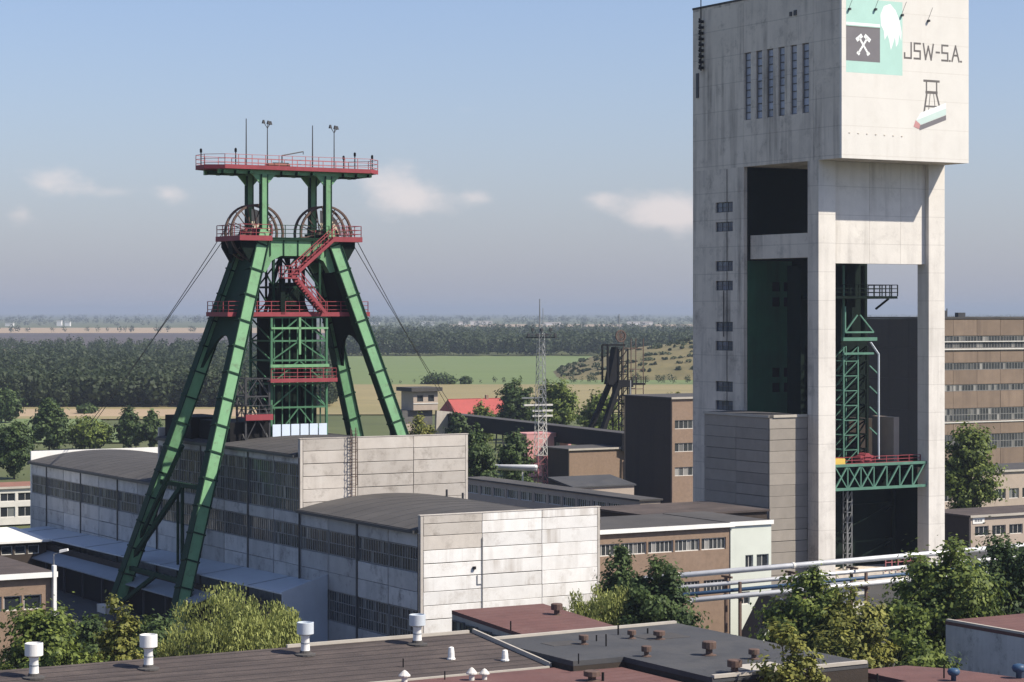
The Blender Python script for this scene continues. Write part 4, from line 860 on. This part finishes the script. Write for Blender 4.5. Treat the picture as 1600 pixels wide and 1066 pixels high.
building('beige_workshop', 'beige workshop with square windows below the brown factory block', 'workshop', *B(1462,356), 44, 12, 2.8, 'beige', 'felt', front=[(-1.5,.1,spread(1.2,42,15,.7),3,1)], trim='trim', fm='framewhite')
def gatehouse():
    t = building('beige_gatehouse', 'low beige building with white notice board beside the right tower leg', 'building', *B(1517,303), 34, 9, .95, 'beige', 'feltbrown', front=[(-1.6,-.3,spread(.7,33,11,.6),3,1)], mleft='brickdark', trim='trim')  # side wall near-black in place of shaded beige
    p = part('notice_board', MB().box(.3,2.3,-.06,-.01,3.05,3.95), M['white'], t); part('notice_marks', MB().box(.6,1.0,-.066,-.062,3.3,3.65).box(1.1,1.45,-.066,-.062,3.3,3.65).box(1.55,1.9,-.066,-.062,3.3,3.65), M['steel'], p)
gatehouse()
building('pipe_rack_shed', 'grey sheet shed under the pipe rack among the trees', 'shed', 37.5, -5.0, 6.2, 3, 2.75, 'offwhite', 'zincdull', over=.1)
def pipe_rack():
    t = thing('pipe_rack', 'row of white insulated pipes on a rack in front of the tower', 'pipe rack', 17, -7, GZ)
    P = lambda u, z: (u-17, 0, z-GZ)
    part('pipe', MB().tube(P(18,5.05),P(82,5.95),.25,12), M['pipe'], t, smooth=True); part('pipe', MB().tube((17,.8,8.15),(65,.8,8.8),.16,8), M['pipe'], t, smooth=True)
    for k, (z, r, m) in enumerate(((4.0,.19,'pipe'),(3.5,.17,'pipeblue'),(3.1,.23,'pipe'))): part('pipe', MB().tube((2,-.9*k,z-GZ),(52,-.9*k,z+.75-GZ),r,10), M[m], t, smooth=True)
    for k in range(9):
        u = 20+7*k; part('trestle', MB().beam((u-17,-1.6,0),(u-17,-1.6,7.4),.22).beam((u-17,.5,0),(u-17,.5,7.6),.22).beam((u-17,-2,6.0),(u-17,.8,6.0),.2).beam((u-17,-.4,7.65),(u-17,1.1,7.65),.18), M['rusty'], t)
    for u in (21.5,34,47): part('collar', MB().tube((u-17-.12,0,8.05+.014*(u-18)),(u-17+.12,0,8.05+.014*(u-18)),.30,12), M['offwhite'], t); part('collar', MB().tube((u-17-.1,-1.8,5.99+.015*(u-19)),(u-17+.1,-1.8,5.99+.015*(u-19)),.30,10), M['offwhite'], t)
pipe_rack()
def chute():
    t = thing('coal_chute', 'dark slanted loading chute beneath the white pipes', 'chute', 30, -4, GZ)
    part('chute_body', MB().plate([(0,0),(.8,0),(4.0,4.6),(6.8,4.6),(6.8,5.3),(3.4,5.3)],-1.2,1.2), M['darksteel'], t); part('chute_leg', MB().beam((5.8,-1,0),(5.8,-1,4.6),.25).beam((5.8,1,0),(5.8,1,4.6),.25).beam((3.2,-1.1,0),(5.8,-1.1,4.4),.18), M['steel'], t)
    for k in range(5): part('roller', MB().tube((1.2+.7*k,-1.35,1.0+k),(1.2+.7*k,1.35,1.0+k),.16,8), M['zinc'], t)
chute()
# far left works
building('left_brick_house', 'brown brick building with white corner pilaster at the left edge', 'building', -60, -8.37, 24.7, 14, 8.5, 'brick', 'feltbrown',
    front=[(6.1,7.2,spread(3,24,14,.16),1,1),(1.4,3.2,spread(3,23,9,.5),2,1)], trim='white', fm='framewhite', over=.35, rt=.3)
part('corner_pilaster', MB().box(24.74,24.98,-.5,-.05,0,12.3), M['white'], bpy.data.objects['left_brick_house'])
building('white_frame_depot', 'pale depot with white framed windows behind the left wing', 'depot', *B(-90,330), 16.3, 9, 2.3, 'offwhite', 'orange', front=[(-1.9,-.4,spread(.6,16,6,.4),2,1),(.4,1.6,spread(.6,16,6,.4),2,1)], trim='trim')

# ------------------------------------------------------------------ foreground roofs
def pz(px, py, z): Y = (ZC-z)*F/(py-HZ); return UV(*bear(px, Y))
def flat_block(name, label, pts, zf, mroof, mwall, coping=None):
    u0, v0 = pts[0]; t = thing(name, label, 'building', u0, v0, GZ); P = [(u-u0,v-v0) for u, v in pts]
    zz = lambda x, y: (zf(x+u0,y+v0) if callable(zf) else zf)-GZ
    part('wall', MB().prism([(x*.999+.02,y*.999) for x, y in P],0,lambda x,y: zz(x,y)-.3), M[mwall], t)
    r = part('roof', MB().prism(P,lambda x,y: zz(x,y)-.295,zz), M[mroof], t)
    xs = [p[0] for p in P]; ys = [p[1] for p in P]; sm = MB()
    y = min(ys)+1.0
    while y < max(ys)-.3:
        xa, xb = min(xs), max(xs)
        if len(P) == 6: xa = P[0][0] if y > P[5][1] else P[4][0]
        sm.add([(xa+.05,y,zz(xa,y)+.006),(xb-.05,y,zz(xb,y)+.006),(xb-.05,y+.07,zz(xb,y+.07)+.012),(xa+.05,y+.07,zz(xa,y+.07)+.012)],[(0,1,2,3)]); y += 1.0
    if len(P) == 4 or u0 < -18: struct(part('felt_seam', sm, M['seam'] if mroof == 'feltbrown' else M[mroof], r), 'stuff')
    if coping:
        for a, b, w, h in coping: part('coping', MB().beam((a[0]-u0,a[1]-v0,zz(a[0]-u0,a[1]-v0)+h/2-.05),(b[0]-u0,b[1]-v0,zz(b[0]-u0,b[1]-v0)+h/2-.05),w,h), M['trim'], r)
    return t
ZB = lambda u, v: 8.0+(v+47)*.095
flat_block('brown_roof_block', 'foreground building with dark brown felt roof carrying tall white ventilators', [(-60,-47.0),(-60,-56.5),(-21.2,-56.5),(-21.2,-47.0)], ZB, 'feltbrown', 'brick',
    [((-21.3,-56.4),(-21.3,-47.1),.15,.30),((-40,-56.55),(-21.5,-56.55),.16,.14),((-34,-47.05),(-21.6,-47.05),.2,.22)])
flat_block('grey_roof_block', 'foreground building with flat grey roof full of small brown vents', [(-21.1,-48.6),(-21.1,-58.6),(-17.6,-58.6),(-17.6,-67.6),(-6.6,-67.6),(-6.6,-47.9)][0:1]+[(-21.1,-58.6),(-17.6,-58.6),(-17.6,-67.6),(-6.6,-67.6),(-6.6,-47.9)], 7.7, 'feltgrey', 'brickdark',
    [((-17.5,-67.5),(-6.7,-67.5),.3,.18),((-21,-48.6),(-6.7,-48.0),.3,.2)])
flat_block('red_roof_block', 'foreground building with faded red felt roof at the bottom edge', [(-60,-57.0),(-60,-90),(-17.9,-90),(-17.9,-58.9),(-21.4,-58.8),(-21.4,-57.0)][0:1]+[(-60,-90),(-17.9,-90),(-17.9,-58.9),(-21.4,-58.8),(-21.4,-57.0)], 7.15, 'feltred', 'brick')
flat_block('right_red_roof_block', 'foreground building with red felt roof in the lower right corner', [(-17.4,-70.6),(-17.4,-95),(6,-95),(-1.0,-68.4),(-2.5,-66.0),(-6.2,-66.0),(-6.2,-70.6)], 7.0, 'feltred', 'brick')
def boiler_shed():
    zf = lambda u, v: 5.0+(v+16.8)*.05
    t = flat_block('red_roof_workshop', 'low workshop with dark red roof at the foot of the white gable', [(-6.2,-16.8),(-6.2,-29.4),(2.0,-29.4),(2.0,-16.8)], zf, 'feltred', 'panelgrey')
    for k in range(6): window(t,(-.03,0),'-u',.3+2.05*k,2.15+2.05*k,4.3-.1*k*1.0,7.3-.11*k,3,2,'framedark','win',-.12)
boiler_shed()
def grey_wall_block():
    zf = 5.95
    t = flat_block('grey_wall_block', 'building with plain grey side wall at the right edge', [(18.1,-45.8),(18.1,-66),(40,-66),(40,-45.8)], zf, 'feltred', 'panelblue', [((18.2,-66),(18.2,-45.9),.25,.16)])
    part('chimney', MB().box(4.6,5.6,-8.4,-7.4,8.9,10.0).box(4.3,5.9,-8.7,-7.1,10.0,10.15), M['rusty'], t)
grey_wall_block()

for nm, u0, u1, v0, v1, zf, m in (('gravel_patch',-14.2,-11.4,-66.9,-64.6,7.7,'trim'),('felt_patch',-12.5,-9.5,-53.8,-51.6,7.7,'felt'),('felt_patch',-19.0,-16.8,-53.0,-51.4,7.7,'felt')):
    o = bpy.data.objects['grey_roof_block']; part(nm, MB().box(u0+21.1,u1+21.1,v0+48.6,v1+48.6,zf-GZ+.004,zf-GZ+.02), M[m], o)
def ventilator(px, py, h, label, z=None):
    u, v = pz(px,py,7.7); 
    for _ in range(4): u, v = pz(px,py,ZB(u,v))
    t = thing('roof_ventilator', label, 'ventilator', u, v, ZB(u,v)-.03, group='tall white roof ventilators')
    part('base', MB().lathe([(.62,0),(.62,.10),(.34,.16),(.30,.3)],14), M['felt'], t, smooth=False)
    part('shaft', MB().lathe([(.30,.1),(.27,.3),(.24,h*.55),(.27,h*.58),(.24,h*.62),(.24,h*.72)],28), M['white'], t, smooth=True)
    part('cap', MB().lathe([(.26,h*.60),(.50,h*.66),(.50,h),(.44,h+.02),(.44,h-.12)],36), M['zinc'] if px > 400 else M['white'], t)
    part('clamp_band', MB().lathe([(.275,h*.36),(.275,h*.40)],14), M['zincdull'], t)
for px, py, h, lb in ((53,1060,1.95,'tall white roof ventilator nearest the left edge'),(232,1046,1.98,'tall white roof ventilator below the yellowish larch'),(477,1024,1.95,'tall grey capped ventilator right of the willow'),(652,1008,1.85,'tall grey capped ventilator below the white gable corner')): ventilator(px,py,h,lb)
def small_vent(px, py, z, kind, label, h=.8, r=.2):
    zz = z
    if callable(z):
        zz = 7.6
        for _ in range(4): u, v = pz(px,py,zz); zz = z(u,v)
    u, v = pz(px,py,zz); m = MB()
    if kind == 'cone': m.lathe([(r*1.25,0),(r*1.25,.08),(r,.1),(r*.95,h*.55),(r*.75,h*.95),(r*.3,h)],12); ma = 'white'
    elif kind == 'dome': m.lathe([(r*.6,0),(r*.6,h*.5),(r*1.2,h*.5),(r*1.2,h*.6),(r*.5,h*.9),(r*.1,h)],12); ma = 'offwhite'
    elif kind == 'cowl': m.lathe([(r*1.3,0),(r*1.3,.06),(r*.6,.1),(r*.6,h*.45),(r*1.25,h*.5),(r*1.25,h*.95),(r*1.1,h)],12); ma = 'rusty'
    elif kind == 'stub': m.lathe([(r*.4,0),(r*.4,h),(r*.3,h)],8); ma = 'black'
    else: m.lathe([(r*.5,0),(r*.5,h*.4),(r*1.0,h*.5),(r*1.25,h*.72),(r*1.0,h*.93),(r*.4,h)],14); ma = 'pipeblue'
    nm = {'cone':'roof_vent','dome':'roof_vent','cowl':'vent_cowl','stub':'vent_pipe','ball':'globe_vent'}[kind]
    tag(link(nm, m.mesh(nm, M[ma], kind == 'ball'), None, G(u,v,zz-.02), TH), label, 'vent', 'small roof vents')
for a in ((705,1030,ZB,'cone','white conical vent on the brown roof, left one of the pair',.75,.2),(789,1032,ZB,'cone','white conical vent beside the brown roof coping',.65,.2),
    (737,1063,7.15,'dome','left dome vent of the pair at the roof joint',.75,.26),(757,1062,7.15,'dome','right dome vent of the pair at the roof joint',.65,.24),(632,1066,7.15,'dome','grey dome vent at the bottom edge left of the pair',.7,.28),
    (630,1042,ZB,'stub','thin black pipe on the brown roof',.5,.1),(695,1062,7.15,'stub','thin black pipe beside the dome vents',.5,.1),
    (912,1007,7.7,'cowl','brown cowl at the left of the grey roof',.6,.24),(932,1002,7.7,'stub','short black pipe next to the leftmost cowl',.4,.12),(947,1010,7.7,'stub','tall thin black pipe on the grey roof',.75,.12),
    (904,1037,7.7,'stub','thin black pipe near the shadowed roof corner',.6,.1),(1010,1026,7.7,'cowl','brown cowl in the middle of the grey roof',.65,.24),(987,998,7.7,'cowl','brown cowl on a white foot at the far roof edge',.55,.22),
    (1030,999,7.7,'cowl','wide brown cowl at the far edge of the grey roof',.55,.3),(966,992,7.7,'stub','black pipe at the far left roof edge',.6,.14),(1012,990,7.7,'stub','small black pipe behind the wide cowl',.35,.14),
    (1108,1024,7.7,'cowl','large brown cowl right of the roof middle',.85,.34),(1178,1030,7.7,'cowl','brown cowl near the conifer on the grey roof',.62,.26),(1148,1052,7.7,'cowl','large brown cowl near the front corner of the grey roof',.78,.34),
    (925,1064,7.15,'cowl','dark cowl on the red roof at the bottom',.6,.38),(942,1064,7.15,'stub','black pipe beside the dark cowl on the red roof',.5,.2),
    (870,962,4.7,'cowl','brown cowl on the dark red workshop roof',.95,.36),(798,985,8.0,'stub','black pipe standing by the beige roof coping',.6,.12),
    (1490,1064,7.0,'ball','blue globe vent on the right red roof',.75,.3),(1592,1060,7.0,'ball','blue globe vent at the right edge',.85,.34),(1371,1066,7.0,'stub','twin black pipe on the right red roof',.5,.14),(1475,1060,7.0,'stub','black pipe left of the blue globe vent',.75,.12)):
    small_vent(a[0],a[1],a[2],a[3],a[4],a[5],a[6])
def street_lamp():
    x, y = bear(84,190); t = tag(link('street_lamp',None,None,(x,y,GZ)),'white headed street lamp beside the left brick building','lamp'); H = zat(866,190)-GZ
    part('pole', MB().tube((0,0,0),(0,0,H),.09,8,.05).tube((0,0,H-.03),(.7,0,H+.2),.04,6), M['steel'], t); part('lamp_head', MB().plate([(.5,H+.12),(1.2,H+.28),(1.15,H+.46),(.5,H+.34)],-.2,.2), M['white'], t)
street_lamp()

# ------------------------------------------------------------------ trees
def quads(p, nn, size, rng, asp=.75, up=None):
    n = len(p); nn = nn/np.linalg.norm(nn,axis=1)[:,None]; ref = rng.normal(size=(n,3)) if up is None else up+rng.normal(scale=.18,size=(n,3))
    t = np.cross(nn,ref); t /= np.linalg.norm(t,axis=1)[:,None]; b = np.cross(nn,t); s = (size*rng.uniform(.6,1.35,n))[:,None]
    return np.stack([p-t*s*asp*.5-b*s*.6, p+t*s*asp*.5-b*s*.6, p+t*s*asp*.42+b*s*.6, p-t*s*asp*.42+b*s*.6],1)
def crown(kind, H, Rr, n, leaf, seed):
    rng = np.random.default_rng(seed); out = []; tips = []
    if kind == 'spruce':
        k = max(9, int(H*1.6))
        for j in range(k):
            z = H*(.10+.88*j/k); r = Rr*(1-j/k)**.85*rng.uniform(.85,1.1)+.15; nb = max(5,int(9*(1-j/k)+4))
            for a in rng.uniform(0,6.283,nb):
                m = max(6,int(n/k/nb)); s = rng.uniform(.1,1,m)**.7; rr = r*rng.uniform(.75,1.12)
                p = np.stack([np.cos(a)*rr*s, np.sin(a)*rr*s, z-.32*rr*s+.02*rr*s*s],1)+rng.normal(scale=.10*Rr*.5,size=(m,3))
                out.append(quads(p,np.stack([np.full(m,np.cos(a)*.3),np.full(m,np.sin(a)*.3),np.ones(m)],1)+rng.normal(scale=.5,size=(m,3)),leaf,rng))
        return np.concatenate(out), []
    base = {'round':.08,'birch':.06,'willow':.06,'bush':.02}[kind]; cz = H*(base+(1-base)/2); rz = H*(1-base)/2
    nc = {'round':150,'birch':130,'willow':90,'bush':110}[kind]; n = int(n*2.0); leaf = leaf*.84
    lump = rng.normal(size=(5,3)); lump /= np.linalg.norm(lump,axis=1)[:,None]
    for i in range(nc):
        d = rng.normal(size=3); d /= np.linalg.norm(d); f = rng.uniform(.12,1.0)**.6*(1+.16*np.max(lump@d)-.06)
        if kind == 'birch': f *= 1-.35*max(0,d[2])*0+0; 
        c = np.array([d[0]*Rr*f, d[1]*Rr*f, cz+d[2]*rz*f]); 
        taper = 1-.55*max(0,(c[2]-cz)/rz) if kind in ('birch',) else 1-.18*max(0,(c[2]-cz)/rz)
        c[:2] *= taper; tips.append(c); cr = Rr*rng.uniform(.15,.30); m = int(n/nc*rng.uniform(.7,1.3))
        q = rng.normal(size=(m,3)); q /= np.linalg.norm(q,axis=1)[:,None]; rad = rng.uniform(.35,1.0,m)[:,None]**.6
        if kind == 'willow':
            p = c+q*cr*rad*np.array([1,1,.5]); L_ = rng.uniform(0,H*.26,m); p[:,2] -= L_*(.6+.4*rng.uniform(0,1,m)); p = p[p[:,2] > .2]
            nn = q[:len(p)]*np.array([1,1,.25])+rng.normal(scale=.3,size=(len(p),3)); out.append(quads(p,nn,leaf*.95,rng,.45,np.array([0,0,1.])@np.eye(3)))
        else:
            g = rng.normal(size=(m,3))*cr*.52; al = (g@d)[:,None]*d*.7; p = c+g*np.array([1,1,.75])+al; p = p[p[:,2] > .1]
            nn = d*.6+g[:len(p)]/cr+np.array([0,0,.5])+rng.normal(scale=.6,size=(len(p),3)); out.append(quads(p,nn,leaf,rng))
    return np.concatenate(out), tips
tree_cache = {}
def tree(name, label, cat, px, Y, ytop, wpx, kind, lm, seed, n=6000, leaf=.26, group=None, zb=GZ):
    x, y = bear(px,Y); H = zat(ytop,Y)-zb; Rr = wpx*Y/F/2
    t = tag(link(name,None,None,(x,y,zb),random.uniform(0,6)),label,cat,group)
    key = (kind,lm,seed)
    if key not in tree_cache:
        q, tips = crown(kind,H,Rr,n,leaf,seed); tr = MB(); r0 = max(.10,H*.022); tr.tube((0,0,-.2),(.05*r0,.1,H*.55),r0,8,r0*.5); tr.tube((.05*r0,.1,H*.55),(0,0,H*(.97 if kind == 'spruce' else .85)),r0*.5,6,.03)
        rr = random.Random(seed)
        for c in rr.sample(tips, min(14,len(tips))): tr.tube((0,0,max(.3,c[2]*.55)),tuple(c),r0*.28,5,.025)
        tree_cache[key] = (cards_mesh('crown',[q],M[lm]), tr.mesh('trunk',M['bark']), H, Rr)
    cm, tm, H0, R0 = tree_cache[key]
    for nm, me in (('crown',cm),('trunk',tm)): o = link(nm,me,t); o.scale = (Rr/R0,Rr/R0,H/H0)
    return t
T = [ # name, label, px, Y, ytop, width, kind, leaf, seed, n, leafsize
 ('maple_tree','leafy green tree in front of the left brick building',72,160,948,150,'round','leaf',11,9000,.27),
 ('larch_tree','slim yellowish larch between maple and willow',186,165,925,72,'birch','leafgold',12,4500,.24),
 ('willow_tree','broad yellow-green willow before the lean-to',368,176,914,222,'willow','leafwillow',13,26000,.25),
 ('willow_tree','light green willow at the right end of the white gable',930,186,899,132,'willow','leafwillow',15,11000,.24),
 ('birch_tree','dark airy birch in front of the brick office',972,196,852,68,'birch','leafdark',16,6500,.27),
 ('lime_tree','dense dark round tree right of the light willow',1030,186,878,106,'round','leafdark',17,9000,.27),
 ('maple_tree','tall green tree in front of the pipe rack',1262,168,880,132,'birch','leaf',18,11000,.28),
 ('rowan_tree','yellowing green tree right of the tall pipe rack tree',1335,165,930,120,'round','leafgold',19,8000,.26),
 ('maple_tree','large broad green tree below the right tower leg',1462,172,846,176,'round','leaf',20,13000,.29),
 ('lime_tree','dark green tree at the right edge beside the grey wall',1582,186,842,150,'round','leafdark',21,10000,.30),
 ('larch_tree','pointed larch standing at the corner of the grey roof',1238,128.7,978,120,'round','leafgold',22,6000,.22),
 ('bush','green bushes between the grey roof and the grey wall',1440,150,968,110,'bush','leaf',23,7000,.24),
 ('bush','low yellow-green bushes behind the larch',1310,148,985,110,'bush','leafgold',24,6000,.22),
 ('bush','dark bushes beneath the left headframe legs',232,196,968,110,'bush','leafdark',44,6000,.28),
 ('bush','dark shrub between the left brick building and headframe legs',135,196,962,80,'bush','leafdark',45,5000,.28),
 ('maple_tree','round green tree in front of the brown factory block',1512,330,664,84,'round','leaf',25,6000,.42),
 ('poplar_tree','tall dark poplar standing in the meadow at left',77,515,628,52,'birch','leafdark',26,4500,.62),
 ('oak_tree','loose green tree right of the meadow poplar',142,520,655,60,'round','leaf',27,4000,.6),
 ('poplar_tree','left poplar of the pair near the headframe legs',202,520,640,34,'birch','leafdark',28,3000,.6),
 ('poplar_tree','right poplar of the pair near the headframe legs',236,520,645,32,'birch','leafdark',29,3000,.6),
 ('oak_tree','dark bushy tree at the left edge behind the depot',22,430,662,56,'round','leafdark',30,4500,.5),
 ('oak_tree','dark tree at the far left meadow edge',8,640,612,44,'round','leafdark',31,3500,.7),
 ('lime_tree','dark round tree left of the mast behind the red roof',806,560,594,52,'round','leafdark',32,4500,.6),
 ('oak_tree','broad round tree right behind the lattice mast',868,545,598,66,'round','leaf',33,5500,.6),
 ('oak_tree','tree beneath the small dark headframe',940,520,620,60,'round','leaf',34,4500,.6),
 ('bush','green bush in front of the red roofed house',752,540,632,40,'bush','leaf',35,3000,.5),
 ('oak_tree','dark tree just right of the bare gable wall',744,360,672,52,'round','leafdark',36,5000,.42),
 ('oak_tree','dark tree below the conveyor gallery',805,372,665,50,'round','leafdark',37,5000,.42),
 ('oak_tree','shrubby tree beside the control cabin',716,480,648,34,'round','leafdark',38,3000,.5),
 ('bush','pale scrub beneath the control cabin',655,440,655,52,'bush','leafgold',39,3500,.42),
 ('bush','round bush on the crop field edge left of centre',688,985,589,46,'bush','leafdark',40,2500,.9),
 ('bush','small round bush on the crop field edge right of it',728,985,590,18,'bush','leafdark',41,1500,.8),
 ('bush','lone dark bush in the stubble at left',135,700,634,26,'bush','leafdark',42,1800,.7),
 ('bush','pale shrub on the stubble behind the dark brick block',1050,500,608,40,'bush','leafgold',43,2500,.5)]
for nm, lb, px, Y, yt, w, k, lm, sd, n, lf in T: tree(nm,lb,'bush' if nm == 'bush' else 'tree',px,Y,yt,w,k,lm,sd,n,lf)

# ------------------------------------------------------------------ distant houses
for i, (px, py, w, h, lb) in enumerate(((578,503,30,4.0,'long white shed on the far plain right of the headframe'),(668,501,20,5.5,'pale distant block left of the mast on the plain'),(722,501,11,5,'small pale distant house between two far blocks'),(752,502,34,6,'wide pale distant block near the mast'),(862,504,30,4,'pale distant shed right of the mast'),(1000,503,40,5,'long pale distant block beyond the small headframe'),(92,505,7,8,'bright white distant tower block at left'),(14,507,12,4,'low white distant house at the left edge'),(105,506,8,6,'pale distant house beside the white tower block'))):
    Y = 5200 if px > 400 else 4900; x, y = bear(px,Y); Wd = w*Y/F; Hh = h*Y/F; t = tag(link('distant_building',None,None,(x,y,GZ)),lb,'building','distant pale buildings')
    part('wall', MB().box(-Wd/2,Wd/2,0,14,0,Hh+(ZC-GZ)*0), M['white'], t); part('roof', MB().box(-Wd/2-.5,Wd/2+.5,-.5,14.5,Hh,Hh+1.2), M['offwhite'], t)

# ------------------------------------------------------------------ haze
hz = link('haze', MB().box(-41000,41000,-3500,43000,GZ-1.5,76).mesh('haze')); struct(hz,'stuff')
hm = bpy.data.materials.new('haze_air'); hm.use_nodes = True; nt = hm.node_tree; nt.nodes.clear()
ho = nt.nodes.new('ShaderNodeOutputMaterial'); pv = nt.nodes.new('ShaderNodeVolumePrincipled'); pv.inputs['Color'].default_value = (.40,.46,.60,1); pv.inputs['Density'].default_value = 1.15e-4; pv.inputs['Anisotropy'].default_value = 0.0
nt.links.new(pv.outputs[0], ho.inputs['Volume']); hz.data.materials.append(hm)
tag(hz,'pale summer haze over the whole plain','haze')
